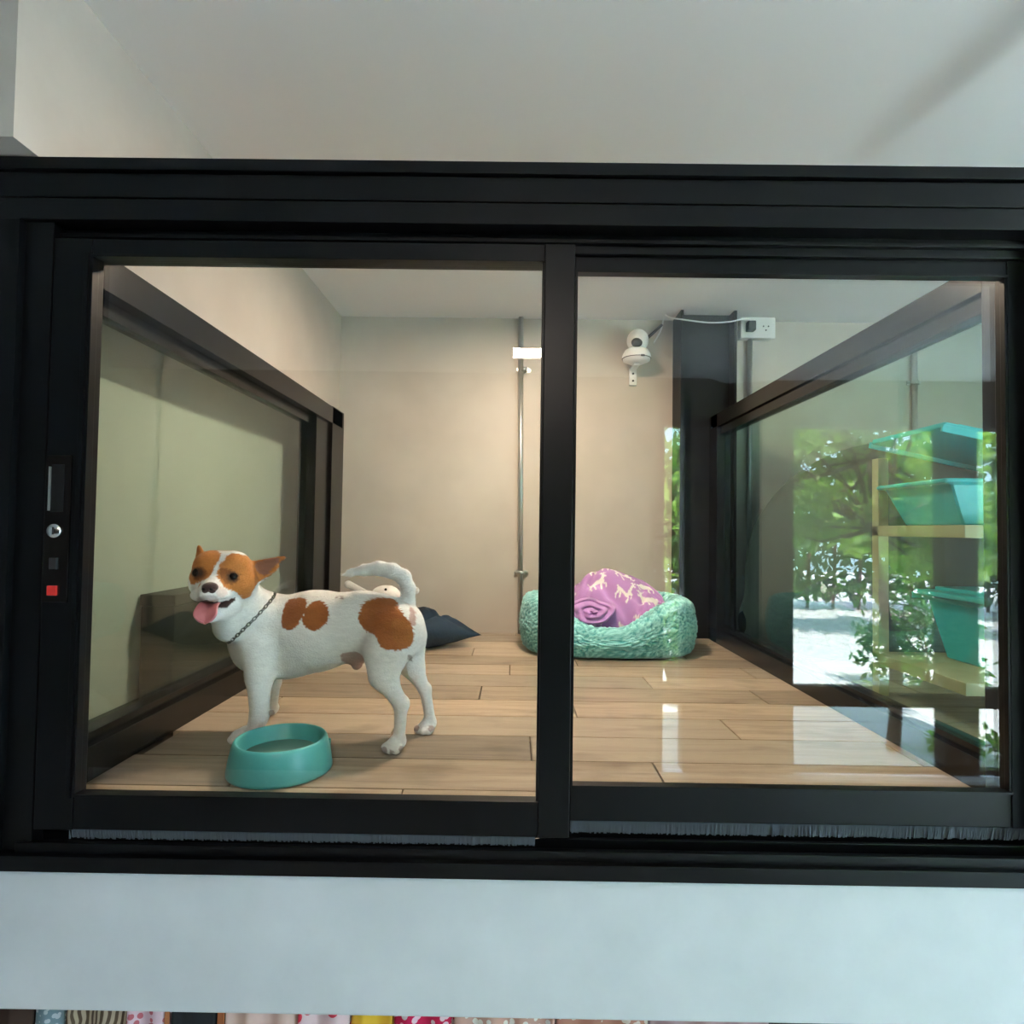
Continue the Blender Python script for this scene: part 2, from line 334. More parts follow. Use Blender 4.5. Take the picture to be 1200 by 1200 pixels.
# wall with the garden doors, seen mirrored in the right pane
xs0, xs1, xa0, xa1, xb0 = (mirror_x(p, YD) for p in (778, 802, 930, 1107, 1147))
zt, zr1, zr0 = mirror_z(500, YD), mirror_z(806, YD), mirror_z(830, YD)
wd = MB()
wd.box((-3.1, YD-.12, 0), (xs0, YD, ZC)); wd.box((xs1, YD-.12, 0), (xa0, YD, ZC)); wd.box((xs0, YD-.12, zt), (3.7, YD, ZC))
struct(wd.build('wall_behind', 'panel'), 'dark panelled shop wall with garden doors behind the photographer', 'wall')
dd = thing('door_1', (xa0, YD, 0), 'black framed garden door reflected in the right pane', 'door', kind='structure')
def dbox(n, a, b, m='black', bev=.002):
    o = box(n, a, b, m, None, bev); o.parent = dd; o.matrix_parent_inverse = Matrix.Translation((-xa0, -YD, 0)); return o
dbox('post', (xa1, YD-.1, 0), (xb0, YD, zt)); dbox('mid_rail', (xa0, YD-.08, zr0), (3.6, YD-.02, zr1)); dbox('bottom_rail', (xa0, YD-.08, 0), (3.6, YD-.02, .03))
dbox('mid_rail', (xs0, YD-.08, zr0), (xs1, YD-.02, zr1))
for a, b in ((xa0, xa1), (xb0, 3.6), (xs0, xs1)): dbox('glass_pane', (a, YD-.055, .03), (b, YD-.049, zt), 'glass', 0)

# ------------------------------------------------------------------ wood-look floor tiles
fl = thing('floor_tiles', (0, 0, ZF), 'tan and grey wood-look tiles laid crosswise in the kennel', 'floor', kind='structure')
PW = .1394; rows = [(.232+PW*k) for k in range(-2, 11)]; L = .78
offs = [.10, -.21, .33, .02, -.33, .20, -.08, .28, -.27, .14, -.36, .05, .30]
pm = {}
for q in range(3):
    me = MB().box((-L/2+.0018, -PW/2+.0018, -.012), (L/2-.0018, PW/2-.0018, 0), .0008).build('plank', ('plank_a', 'plank_b', 'plank_c')[q], fl)
    pm[q] = me.data; bpy.data.objects.remove(me)
rnd = random.Random(4)
cut = {}
for r, y0 in enumerate(rows):
    if y0 < .0: ya = .06
    yc = y0+PW/2
    if y0+PW < .02 or yc > YB+.05: continue
    for c in range(-2, 4):
        xc = offs[r]+c*L+.1
        x0, x1 = max(xc-L/2, -.76 if yc < 1.62 else XW), min(xc+L/2, 2.6)
        if x1-x0 < .03: continue
        y1 = min(y0+PW, YB); yy0 = max(y0, .07)
        if y1-yy0 < .01: continue
        kind = rnd.choice((0, 0, 0, 1, 2, 2))
        if x1-x0 > L-.01 and y1-yy0 > PW-.001:
            o = bpy.data.objects.new('plank', pm[kind]); COL.objects.link(o); o.parent = fl; o.location = (xc, yc, 0)
        else:
            o = box('plank', (x0-xc+.0018, yy0-yc+.0018, -.012), (x1-xc-.0018, y1-yc-.0018, 0), ('plank_a', 'plank_b', 'plank_c')[kind], fl, .0008); o.location = (xc, yc, 0)

# ------------------------------------------------------------------ front sliding window
w1 = thing('window_1', (0, 0, .903), 'wide black aluminium sliding window closing the kennel front', 'window', kind='structure')
def part(par, name, a, b, m='black', bev=.0012):
    o = box(name, a, b, m, None, bev); o.parent = par; root = par
    o.matrix_parent_inverse = Matrix.Translation(-par_loc(par)); return o
def par_loc(p):
    v = Vector((0, 0, 0))
    while p is not None: v = v+p.location; p = p.parent
    return v
XL0, XR1 = -1.12, .955
part(w1, 'header_lip', (XL0, -.012, 2.042), (XR1, .10, 2.062)); part(w1, 'header', (XL0, -.004, 1.9995), (XR1, .10, 2.0405))
part(w1, 'header', (XL0, -.004, 1.962), (XR1, .10, 1.9975)); part(w1, 'header_track', (XL0, .030, 1.930), (XR1, .10, 1.9625))
part(w1, 'track_lip', (-.80, .020, 1.944), (XR1-.05, .034, 1.951))
part(w1, 'jamb', (XL0, -.006, .905), (-.823, .10, 1.962)); part(w1, 'jamb', (-.823, .006, .93), (-.776, .10, 1.962))
part(w1, 'jamb', (.868, -.004, .93), (XR1, .10, 1.962)); part(w1, 'jamb_stop', (.838, .066, .96), (.87, .10, 1.945))
part(w1, 'sill', (XL0, -.008, .903), (XR1, .06, .928)); part(w1, 'sill_track', (-.80, .002, .926), (.90, .012, .944)); part(w1, 'sill_track', (-.80, .030, .926), (.90, .036, .950))
part(w1, 'sill_back', (XL0, .055, .903), (XR1, .10, .985))
def sash(x0, x1, y0, y1, zb0, zb1, zt0, zt1, gl, gr, name):
    s = bpy.data.objects.new('sash', None); COL.objects.link(s); s.parent = w1; s.empty_display_size = .05
    part(s, 'stile', (x0, y0, zb0), (gl, y1, zt1)); part(s, 'stile', (gr, y0, zb0), (x1, y1, zt1))
    part(s, 'top_rail', (gl, y0+.002, zt0), (gr, y1-.002, zt1)); part(s, 'bottom_rail', (gl, y0+.002, zb0), (gr, y1-.002, zb1))
    ym = (y0+y1)/2
    part(s, 'glass_pane', (gl-.004, ym-.003, zb1-.004), (gr+.004, ym+.003, zt0+.004), 'glass', 0)
    for (a, b) in (((gl-.0005, y0-.003, zb1), (gl+.004, ym-.003, zt0)), ((gl-.011, y0-.004, zb1-.003), (gl-.003, ym, zt0+.003)), ((gl, y0-.003, zb1-.0005), (gr, ym-.003, zb1+.004)), ((gl, y0-.003, zt0-.004), (gr, ym-.003, zt0)), ((gr-.004, y0+.001, zb1), (gr, ym-.003, zt0))):
        part(s, 'glazing_bead', a, b, 'black', .0006)
    return s
sL = sash(-.772, .094, .004, .034, .964, 1.018, 1.907, 1.934, -.709, .044, 'l')
sR = sash(.050, .866, .038, .066, .975, 1.031, 1.905, 1.932, .098, .834, 'r')
# pull and lock on the left stile
lp = P(67, 622, .004); lx = lp[0]
part(sL, 'lock_plate', (lx-.020, .000, 1.330), (lx+.022, .006, 1.572), 'black_in', .002)
part(sL, 'pull_recess', (lx-.009, -.0015, 1.478), (lx+.012, .003, 1.556), 'steel_black', .001)
part(sL, 'pull_lip', (lx-.0115, -.004, 1.480), (lx-.0095, .001, 1.552), 'galv', .0004)
o = MB().lathe([(.0, -.002), (.011, -.002), (.012, .002), (.0105, .005), (.0, .005)], (lx, .0, lp[2]), 28, 'Y').build('key_cylinder', 'chrome', None); o.parent = sL; o.matrix_parent_inverse = Matrix.Translation(-par_loc(sL))
part(sL, 'key_slot', (lx-.0012, -.0058, lp[2]-.006), (lx+.0012, -.0045, lp[2]+.006), 'dark_plastic', 0)
lz = P(67, 692, 0)[2]; part(sL, 'release_button', (lx-.008, -.004, lz-.008), (lx+.007, .002, lz+.008), 'red', .001)
lz = P(68, 660, 0)[2]; part(sL, 'slide_switch', (lx-.006, -.004, lz-.010), (lx+.006, .002, lz+.009), 'dark_plastic', .001)
# brush seals: rows of fine bristles
def brush(x0, x1, y, z0, z1):
    m = MB(); n = int((x1-x0)/.0028); rr = random.Random(int(x0*1000)+5)
    m.box((x0, y+.004, z0), (x1, y+.010, z1-.004))
    for i in range(n):
        x = x0+(x1-x0)*(i+rr.random())/n; h = z1+rr.uniform(-.004, .003); w_ = .0016; dx = rr.uniform(-.002, .002); yy = y+rr.uniform(-.002, .004)
        m.add([(x-w_, yy, z0), (x+w_, yy, z0), (x+dx, yy-.003, h), (x, yy+.003, z0)], [(0, 1, 2), (1, 3, 2), (3, 0, 2)])
    o = m.build('brush_seal', 'brush', None); o.parent = w1; o.matrix_parent_inverse = Matrix.Translation(-par_loc(w1)); o['kind'] = 'stuff'
brush(-.72, .04, .014, .946, .968); brush(.10, .862, .046, .952, .977)

# ------------------------------------------------------------------ glazed niche on the left, glass partition on the right
w2 = thing('window_2', (-.78, .8, ZF), 'black framed fixed glass panel over the niche in the left wall', 'window', kind='structure')
X2 = -.752
part(w2, 'top_rail', (-.83, .075, 1.885), (X2, 1.60, 1.952), 'black_in'); part(w2, 'glazing_bead', (-.815, .075, 1.852), (X2-.030, 1.60, 1.883), 'black_in')
part(w2, 'bottom_rail', (-.83, .075, ZF), (X2, 1.60, 1.062), 'black_in'); part(w2, 'glazing_bead', (-.815, .075, 1.062), (X2-.014, 1.60, 1.082), 'black_in')
part(w2, 'post', (-.83, 1.30, 1.062), (X2-.012, 1.46, 1.885), 'black_in'); part(w2, 'post', (-.83, 1.46, ZF), (X2, 1.62, 1.955), 'black_in')
part(w2, 'glass_pane', (-.800, .08, 1.06), (-.794, 1.31, 1.86), 'glass_side', 0)
w3 = thing('window_3', (XR+.03, .8, ZF), 'black framed glass partition along the right side of the kennel', 'window', kind='structure')
part(w3, 'top_rail', (XR, .10, 1.902), (XR+.06, 1.60, 1.957), 'black_in'); part(w3, 'glazing_bead', (XR+.010, .10, 1.868), (XR+.05, 1.60, 1.900), 'black_in')
part(w3, 'bottom_rail', (XR, .10, ZF), (XR+.06, 1.60, 1.058), 'black_in'); part(w3, 'glazing_bead', (XR+.012, .10, 1.058), (XR+.05, 1.60, 1.074), 'black_in')
part(w3, 'post', (XR, 1.52, ZF), (XR+.06, 1.62, 1.957), 'black_in')
part(w3, 'glass_pane', (XR+.027, .105, 1.06), (XR+.033, 1.53, 1.885), 'glass_right', 0)

# black steel column in the back corner
cx0, cx1 = .700, .940
hc = thing('steel_column', (.82, 1.63, ZF), 'black steel H-section column in front of the concrete wall', 'column', kind='structure')
def par_box(par, *a): return part(par, *a)
part(hc, 'flange', (cx0, 1.565, ZF), (cx0+.012, YB, ZC), 'steel_black', .001); part(hc, 'flange', (cx1-.012, 1.565, ZF), (cx1, YB, ZC), 'steel_black', .001)
part(hc, 'web', (cx0+.012, 1.625, ZF), (cx1-.012, 1.640, ZC), 'steel_black', 0)

# ------------------------------------------------------------------ ceiling lamps
def ceiling_panel(loc, sx, sy, rad, col, label):
    t = thing('ceiling_light', (loc[0], loc[1], ZC), label, 'lamp')
    m = MB(); z1, z0 = 0, -.020; b = .010
    m.box((-sx/2-b, -sy/2-b, z0), (sx/2+b, -sy/2, z1), .002).box((-sx/2-b, sy/2, z0), (sx/2+b, sy/2+b, z1), .002).box((-sx/2-b, -sy/2, z0), (-sx/2, sy/2, z1), .002).box((sx/2, -sy/2, z0), (sx/2+b, sy/2, z1), .002)
    m.build('frame', 'plastic_white', t)
    box('diffuser', (-sx/2, -sy/2, -.016), (sx/2, sy/2, -.004), emit_mat('led_diffuser', col, rad), t)
ceiling_panel((.10, .87), .15, .15, LAMP_IN, (1, .79, .60), 'square warm ceiling light above the kennel, hidden by the header')
ceiling_panel((.055, -2.13), .15, .18, LAMP_OUT, (1, .84, .70), 'small ceiling light mirrored as a white bar in left pane')

# ------------------------------------------------------------------ conduits, clamps, socket, camera, cable
def conduit(x, z0, z1, clamps, label, r=.0115, jx=0.):
    t = thing('conduit_pipe', (x, YB-.016, z0), label, 'pipe')
    MB().tube([(0, 0, 0), (jx, 0, z1-z0)], r, 14).build('pipe', 'galv', t)
    for z in clamps:
        m = MB(); zz = z-z0; m.lathe([(r+.001, zz-.009), (r+.004, zz-.009), (r+.004, zz+.009), (r+.001, zz+.009)], (0, 0, 0), 18)
        for s in (-1, 1):
            m.box((s*(r+.001), .006, zz-.007), (s*(r+.020), .012, zz+.007), .001); m.ball((s*(r+.012), .003, zz), (.004, .004, .004), 8)
        m.box((-r-.014, .010, zz-.010), (r+.014, .016, zz+.010), .001)
        m.build('clamp', 'galv', t)
conduit(.031, ZF, ZC, (1.269, 2.175), 'galvanised conduit pipe on the wall between dog and bed', jx=-.016)
conduit(1.040, ZF, 2.330, (1.262,), 'conduit pipe running down from the white wall socket', .011)
conduit(1.775, ZF, ZC, (2.140, 1.25), 'conduit pipe seen through the right glass above the storage tubs', .0115)
sb = thing('wall_socket', (1.062, YB-.001, 2.365), 'white surface-mounted double wall socket beside the black column', 'socket')
box('back_box', (-.072, -.045, -.043), (.072, 0, .043), 'plastic_white', sb, .004); fp = box('face_plate', (-.076, -.053, -.046), (.076, -.045, .046), 'plastic_white', sb, .003)
for q in (-.034, .034):
    m = MB()
    for (dx, dz) in ((-.011, .006), (.011, .006), (0, -.011)): m.lathe([(.0, .0), (.0035, .0), (.0035, .0012), (0, .0012)], (q+dx, -.053, dz), 10, 'Y')
    m.build('socket_holes', 'socket_hole', fp)
box('power_plug', (-.056, -.088, -.022), (-.022, -.053, .020), 'cover', sb, .004)
sc = thing('security_camera', (.520, YB, 2.175), 'white pan-tilt security camera bracketed to the concrete wall', 'camera')
sc.scale = (1.15, 1.15, 1.15)
m = MB(); m.box((-.014, -.012, -.055), (.014, 0, .012), .002); m.box((-.012, -.085, .004), (.012, -.004, .012), .002); br = m.build('bracket', 'plastic_white', sc)
for z in (-.038, -.010): MB().lathe([(0, 0), (.004, 0), (.004, .002), (0, .002)], (0, -.012, z), 10, 'Y').build('screw', 'socket_hole', br)
MB().lathe([(.0, .012), (.028, .012), (.050, .022), (.054, .034), (.052, .046), (.043, .062), (.032, .068), (0, .068)], (0, -.075, 0), 36).build('base', 'plastic_white', sc)
MB().lathe([(.0532, .0285), (.0545, .0285), (.0545, .0305), (.0532, .0305)], (0, -.075, 0), 36).build('seam_ring', 'dark_plastic', sc)
hd = MB().ball((0.004, -.075, .100), (.041, .041, .043), 24).build('head', 'plastic_white', sc)
MB().ball((-.006, -.108, .082), (.021, .013, .018), 18).build('lens', 'dark_plastic', hd)
box('status_badge', (.006, -.1285, .026), (.020, -.1245, .033), 'dark_plastic', sc, .001)
MB().tube([(.035, -.070, .105), (.105, -.035, .175)], [.006, .005], 10).build('antenna', 'dark_plastic', sc)
def bez(pts, n=10):
    pts = [Vector(p) for p in pts]; out = []
    for i in range(len(pts)-1):
        p0, p1, p2, p3 = pts[max(i-1, 0)], pts[i], pts[i+1], pts[min(i+2, len(pts)-1)]
        for k in range(n):
            t = k/n; out.append(.5*((2*p1)+(-p0+p2)*t+(2*p0-5*p1+4*p2-p3)*t*t+(-p0+3*p1-3*p2+p3)*t**3))
    return out+[pts[-1]]
cab = [P(766, 402, 1.66), P(774, 388, 1.67), P(777, 375, 1.68), P(775, 366, 1.67), P(784, 372, 1.60), P(797, 374, 1.555), P(830, 378, 1.552), P(855, 377, 1.552), P(870, 374, 1.585), P(880, 375, 1.607)]
tag(MB().tube(bez(cab), .0032, 8).build('power_cable', 'plastic_white'), 'thin white cable from the security camera to the socket', 'cable')

# ------------------------------------------------------------------ dark box in the niche
nb = thing('storage_box', (-.860, .635, ZF), 'dark lidded box standing in the niche behind the left glass', 'box')
box('body', (-.041, -.162, 0), (.041, .162, .262), 'darkbox', nb, .003); box('lid', (-.043, -.165, .263), (.043, .165, .290), 'darkbox', nb, .003)

# ------------------------------------------------------------------ storage bay beyond the right glass
sh = thing('wooden_shelf', (1.40, .60, ZF), 'pine rack holding teal tubs beyond the right glass partition', 'shelf')
def spart(n, a, b):
    o = box(n, a, b, 'wood', None, .002); o.parent = sh; o.matrix_parent_inverse = Matrix.Translation((-1.40, -.60, -ZF)); return o
SX0, SX1, SY0, SY1 = 1.045, 1.78, .42, .78
for x in (SX0, SX1-.03):
    for y in (SY0, SY1-.03): spart('post', (x+(.16 if y == SY0 and x == SX0 else 0), y, ZF), (x+.03+(.16 if y == SY0 and x == SX0 else 0), y+.03, 1.68 if y > .5 else 1.47))
for z in (1.455, 1.09): spart('shelf_board', (SX0, SY0, z), (SX1, SY1, z+.03))
def tub(loc, lx_, ly_, h, label, lid_tilt=0., lid_z=0.):
    t = thing('storage_tub', loc, label, 'tub', 'teal storage tubs')
    def ring(s, z, tx=1.): return [(lx_/2*s*a, ly_/2*s*b, z) for a, b in ((-1, -1), (1, -1), (1, 1), (-1, 1))]
    bm = bmesh.new(); lay = [ring(.80, 0), ring(.96, h), ring(1.03, h), ring(1.03, h+.012), ring(.92, h+.012), ring(.76, .012)]
    vs = [[bm.verts.new(p) for p in r] for r in lay]
    for i in range(len(vs)-1):
        for k in range(4): bm.faces.new((vs[i][k], vs[i][(k+1) % 4], vs[i+1][(k+1) % 4], vs[i+1][k]))
    bm.faces.new(vs[0][::-1]); bm.faces.new(vs[-1]); bmesh.ops.bevel(bm, geom=[e for e in bm.edges], offset=.004, segments=1, affect='EDGES')
    me = bpy.data.meshes.new('body'); bm.to_mesh(me); bm.free(); link('body', me, 'teal_tub', t)
    lid = MB().box((-lx_*.54, -ly_*.54, 0), (lx_*.54, ly_*.54, .014), .004).box((-lx_*.45, -ly_*.45, .014), (lx_*.45, ly_*.45, .024), .004).box((-lx_*.55, -ly_*.55, -.012), (lx_*.55, -ly_*.53, .006), .002).box((-lx_*.55, ly_*.53, -.012), (lx_*.55, ly_*.55, .006), .002).build('lid', 'teal_tub', t)
    lid.location = (0, 0, h+.013+lid_z); lid.rotation_euler.y = lid_tilt
tub((1.395, .60, 1.121), .48, .25, .16, 'teal tub on the lower board of the pine rack')
tub((1.32, .60, 1.486), .56, .27, .10, 'teal tub on the upper board with its lid askew', .20, .06)
# dark rounded cover at the back of the bay
fd = Field((.90, 1.1, .98), (2.2, 1.69, 1.90), .014)
fd.ell((1.52, 1.40, 1.30), (.60, .24, .53), .05); fd.ell((1.5, 1.40, 1.1), (.60, .24, .22), .08)
V, Fc = fd.mesh(); V[:, 2] = np.maximum(V[:, 2], ZF+.001)
tag(link('rounded_cover', np_mesh('rounded_cover', V, Fc), 'cover'), 'dark grey rounded cover at the back beyond right glass', 'cover')

# ------------------------------------------------------------------ water bowl
bx, by = -.437, .168
bo = thing('dog_bowl', (bx, by, ZF), 'teal plastic dog bowl of water in front of the dog', 'bowl')
prof = [(.0, .0), (.088, .0), (.0945, .003), (.0945, .008), (.091, .030), (.0865, .050), (.0845, .057), (.0825, .0605), (.0800, .0615), (.0775, .060), (.0755, .056), (.0715, .040), (.066, .026), (.0, .024)]
ob = MB().lathe(prof, (0, 0, 0), 72).build('bowl_body', 'bowl', bo)
bumpm = MB()
for k in range(9): bumpm.ball((.0885*math.cos(.35), .0885*math.sin(.35), .014+.0042*k), (.0028, .0028, .0024), 8)
bumpm.build('side_ridge', 'bowl', bo)
MB().lathe([(.0, .0300), (.0665, .0300), (.0680, .0335), (.0, .0335)], (0, 0, 0), 48).build('water', 'water', bo)

# ------------------------------------------------------------------ dog bed
BC = (.363, 1.405); BA, BB = .328, .255
bed = thing('dog_bed', (BC[0], BC[1], ZF), 'fluffy turquoise dog bed with a dipped front by the wall', 'dog bed')
NU, NV = 420, 96
def superell(a, A, B, e=2.9):
    c, s = math.cos(a), math.sin(a); return (A*math.copysign(abs(c)**(2/e), c), B*math.copysign(abs(s)**(2/e), s))
def sstep(a, b, x): t = min(max((x-a)/(b-a), 0), 1); return t*t*(3-2*t)
V = []; Cc = []
for i in range(NU):
    a = 2*math.pi*i/NU
    ox, oy = superell(a, BA, BB); d = math.hypot(ox, oy); nx, ny = ox/d, oy/d
    front = sstep(.22, .55, 0) if False else (1-sstep(.04, .285, abs(ox+.03)))*(1 if oy < 0 else 0)
    H = .205-.095*front
    rr = .036; th = .080
    prof = []
    # outer foot -> outer side -> rounded rim -> inner side -> cushion
    for t in np.linspace(0, 1, 8): prof.append((-.035+.035*math.sin(t*math.pi/2), .003+.03*(1-math.cos(t*math.pi/2))))
    for t in np.linspace(0.04, 1, 40): prof.append((.010*math.sin(math.pi*t), .033+(H-.033-rr)*t))
    for t in np.linspace(.05, 1, 22):
        q = t*math.pi; prof.append((-th/2+th/2*math.cos(q), H-rr+rr*math.sin(q)))
    zi = .075
    for t in np.linspace(.1, 1, 14): prof.append((-th-.01*math.sin(math.pi*t), H-rr+(zi-(H-rr))*t if H-rr > zi else H-rr+(zi-(H-rr))*t))
    n0 = len(prof)
    for t in np.linspace(.08, 1, NV-n0): prof.append((-th+(-(d-th)*t), zi+.012*math.sin(t*math.pi/2)))
    for j, (r, z) in enumerate(prof):
        x, y = ox+nx*r, oy+ny*r
        q = Vector((x*34, y*34, z*62)); wv = noise.noise(q*.55)
        n1 = noise.noise(Vector((x*95+wv*2.2, y*95, z*175+wv*3.0))); n2 = noise.noise(Vector((x*210, y*210, z*260)))
        k = min(1, j/6.); amp = (.0075*n1+.0030*n2)*k if r > -th-.02 else .003*n1
        t0, t1 = prof[max(j-1, 0)], prof[min(j+1, len(prof)-1)]; tx, tz = t1[0]-t0[0], t1[1]-t0[1]; l = math.hypot(tx, tz) or 1
        V.append((x+nx*amp*tz/l, y+ny*amp*tz/l, max(z-amp*tx/l, .001)))
        f_ = max(0, min(1, .55+1.3*n1+.6*n2)); c1 = np.array((.06, .36, .375)); c2 = np.array((.40, .82, .81)); Cc.append(c1+(c2-c1)*f_)
V.append((0, 0, .087)); Cc.append(np.array((.2, .55, .5))); Fb = grid_faces(NU, NV, True)
Fb += [(i*NV+NV-1, ((i+1) % NU)*NV+NV-1, NU*NV) for i in range(NU)]; V.append((0, 0, .001)); Cc.append(Cc[-1]); Fb += [(((i+1) % NU)*NV, i*NV, NU*NV+1) for i in range(NU)]
me = np_mesh('plush_body', V, Fb); colour(me, np.array(Cc)); link('plush_body', me, 'bed', bed)

# ------------------------------------------------------------------ lilac blanket with white deer
deer = [((-.30, .05), (.22, .10), .13), ((.20, .12), (.34, .34), .075), ((.32, .36), (.46, .32), .055), ((.34, .38), (.30, .58), .03), ((.31, .48), (.20, .56), .022), ((.36, .38), (.42, .58), .03), ((.40, .48), (.52, .54), .022),
        ((-.26, .0), (-.44, -.22), .05), ((-.44, -.22), (-.40, -.42), .034), ((-.24, -.02), (-.20, -.40), .042), ((.16, .0), (.10, -.38), .04), ((.18, .02), (.40, -.14), .045), ((.40, -.14), (.36, -.34), .03), ((-.34, .10), (-.44, .20), .04)]
def stamp(u, v, cx, cy, s, ang, flip):
    c, sn = math.cos(ang), math.sin(ang); X = ((u-cx)*c+(v-cy)*sn)/s*flip; Y = (-(u-cx)*sn+(v-cy)*c)/s; m = np.zeros(u.shape, bool)
    for (a, b, r) in deer:
        ax, ay = a; dx, dy = b[0]-ax, b[1]-ay; t = np.clip(((X-ax)*dx+(Y-ay)*dy)/(dx*dx+dy*dy), 0, 1); m |= (X-ax-t*dx)**2+(Y-ay-t*dy)**2 < r*r
    return m
def prints(u, v, seed, n=90, box_=(-.5, .6)):
    m = np.zeros(u.shape, bool); rr = random.Random(seed); pts = []
    for _ in range(4000):
        p = (rr.uniform(u.min(), u.max()), rr.uniform(v.min(), v.max()))
        if all((p[0]-q[0])**2+(p[1]-q[1])**2 > .089**2 for q in pts): pts.append(p)
        if len(pts) > n: break
    for p in pts: m |= stamp(u, v, p[0], p[1], rr.uniform(.072, .085), rr.uniform(-.5, .5), rr.choice((-1, 1)))
    return m
lil, wht = np.array((.47, .24, .55)), np.array((.78, .74, .72))
NX, NY = 210, 170
gx, gy = np.meshgrid(np.linspace(.105, .615, NX), np.linspace(1.225, 1.565, NY), indexing='ij')
def hump(x, y, cx, cy, a, b, e=1.0): return np.clip(1-((x-cx)/a)**2-((y-cy)/b)**2, 0, 1)**e
Hh = .082+.205*hump(gx, gy, .415, 1.43, .225, .18, .55)
Hh = np.maximum(Hh, .082+.150*hump(gx, gy, .50, 1.36, .13, .13, .6))
Hh += .035*hump(gx, gy, .30, 1.40, .16, .13, 1.2)
# drapery: creases radiating from the tucked right end and across the front
for (x0, y0, x1, y1, w_, am) in ((.56, 1.33, .44, 1.40, .014, -.022), (.585, 1.36, .47, 1.46, .013, -.018), (.54, 1.30, .36, 1.31, .016, -.022), (.43, 1.26, .30, 1.37, .018, -.030), (.24, 1.27, .34, 1.44, .016, -.024), (.20, 1.34, .30, 1.47, .015, -.02), (.47, 1.27, .52, 1.40, .012, -.016)):
    dx, dy = x1-x0, y1-y0; t = np.clip(((gx-x0)*dx+(gy-y0)*dy)/(dx*dx+dy*dy), 0, 1); dd2 = (gx-x0-t*dx)**2+(gy-y0-t*dy)**2
    Hh += am*np.exp(-dd2/(w_*w_))*(1-.5*t)
nzv = np.array([noise.noise(Vector((float(a)*11, float(b)*11, 1.3)))+.4*noise.noise(Vector((float(a)*27, float(b)*27, 4.))) for a, b in zip(gx.ravel(), gy.ravel())]).reshape(gx.shape)
Hh += .007*nzv
edge = np.minimum.reduce([gx-.105, .615-gx, gy-1.225, 1.565-gy]); Hh = .080+(Hh-.080)*np.clip(edge/.03, 0, 1)**.6
# print laid out along the cloth (arc length) so it does not stretch on the slopes
gu = gx.copy(); gv = np.zeros_like(gy); gv[:, 1:] = np.cumsum(np.sqrt(np.diff(gy, axis=1)**2+np.diff(Hh, axis=1)**2), 1)
cols = np.where(prints(gu, gv, 3)[..., None], wht, lil)
bl = thing('fleece_blanket', (.36, 1.40, 1.08), 'crumpled lilac fleece blanket printed with white deer in the bed', 'blanket')
Vb = np.stack([gx-.36, gy-1.40, Hh+ZF-1.08], -1).reshape(-1, 3)
me = np_mesh('drape', Vb, grid_faces(NX, NY)); colour(me, cols.reshape(-1, 3)); link('drape', me, 'blanket', bl)
# the rolled end: a bunched whorl of cloth facing the front
sp = P(693, 716, 1.265)-np.array((.36, 1.40, 1.08)); NS, NL = 180, 70; Vs = np.zeros((NS, NL, 3)); us = np.zeros((NS, NL)); vs_ = np.zeros((NS, NL))
for i in range(NS):
    an = 2*math.pi*i/(NS-1)
    for j in range(NL):
        rho = .02+.98*j/(NL-1); ph = 2*math.pi*rho*2.3-an; lobe = 1+.08*math.sin(3*an+1)+.05*math.sin(5*an)
        groove = (max(0, .5+.5*math.cos(ph)))**.6*.016+.002*math.sin(4*an+6*rho)
        dome = math.sqrt(max(0, 1-min(rho, 1)**2.4))
        fy = -(.034*dome+groove*min(1, (1.05-rho)*6)); q = rho*lobe
        Vs[i, j] = (sp[0]+.082*q*math.cos(an), sp[1]+fy+.035*q*math.sin(an), sp[2]+.046*q*math.sin(an)-.3*fy*0)
        us[i, j] = .082*q*math.cos(an)*1.3; vs_[i, j] = .07*q*math.sin(an)
cs_ = np.tile(lil, (NS, NL, 1)); rl = np_mesh('rolled_end', Vs.reshape(-1, 3), grid_faces(NS, NL)); colour(rl, cs_.reshape(-1, 3)); ro = link('rolled_end', rl, 'blanket', bl)

# ------------------------------------------------------------------ navy cushion
NP = 90; g1 = np.linspace(-1, 1, NP); U_, W_ = np.meshgrid(g1, g1, indexing='ij')
def cushion_side(sgn):
    pin = 1-.13*(1-U_**2)*0; bx_ = U_*(1-.10*(1-np.abs(W_)**2.0)*0-.0)
    ex = U_*(1-.16*(1-W_**2)*(np.abs(U_)**3)); ey = W_*(1-.16*(1-U_**2)*(np.abs(W_)**3))
    th = ((1-U_**2).clip(0)**.55)*((1-W_**2).clip(0)**.55)
    fold = .62*np.exp(-((U_-W_-.48-.18*(U_+W_))/.15)**2)+.25*np.exp(-((U_+W_*.6-.2)/.12)**2)*(U_-W_ > .5)
    nz = np.array([noise.noise(Vector((a*3, b*3, 2*sgn)))+.5*noise.noise(Vector((a*7, b*7, 5*sgn))) for a, b in zip(U_.ravel(), W_.ravel())]).reshape(U_.shape)
    z = sgn*th*(.072*(1+.12*nz)) - (th*.075*fold if sgn > 0 else 0)
    return np.stack([ex*.195, ey*.195, z], -1)
A, B = cushion_side(1), cushion_side(-1)
Vc = np.concatenate([A.reshape(-1, 3), B.reshape(-1, 3)]); Fq = grid_faces(NP, NP); n0 = NP*NP
Fq = Fq + [tuple(n0+i for i in q[::-1]) for q in Fq]
me = np_mesh('navy_cushion', Vc, Fq); bm = bmesh.new(); bm.from_mesh(me); bmesh.ops.remove_doubles(bm, verts=bm.verts, dist=1e-4); bm.to_mesh(me); bm.free()
cu = link('navy_cushion', me, 'navy'); cu.location = (-.395, 1.405, ZF+.070); cu.rotation_euler = (math.radians(4), math.radians(3), math.radians(38))
tag(cu, 'creased navy blue cushion on the floor behind the dog', 'cushion')

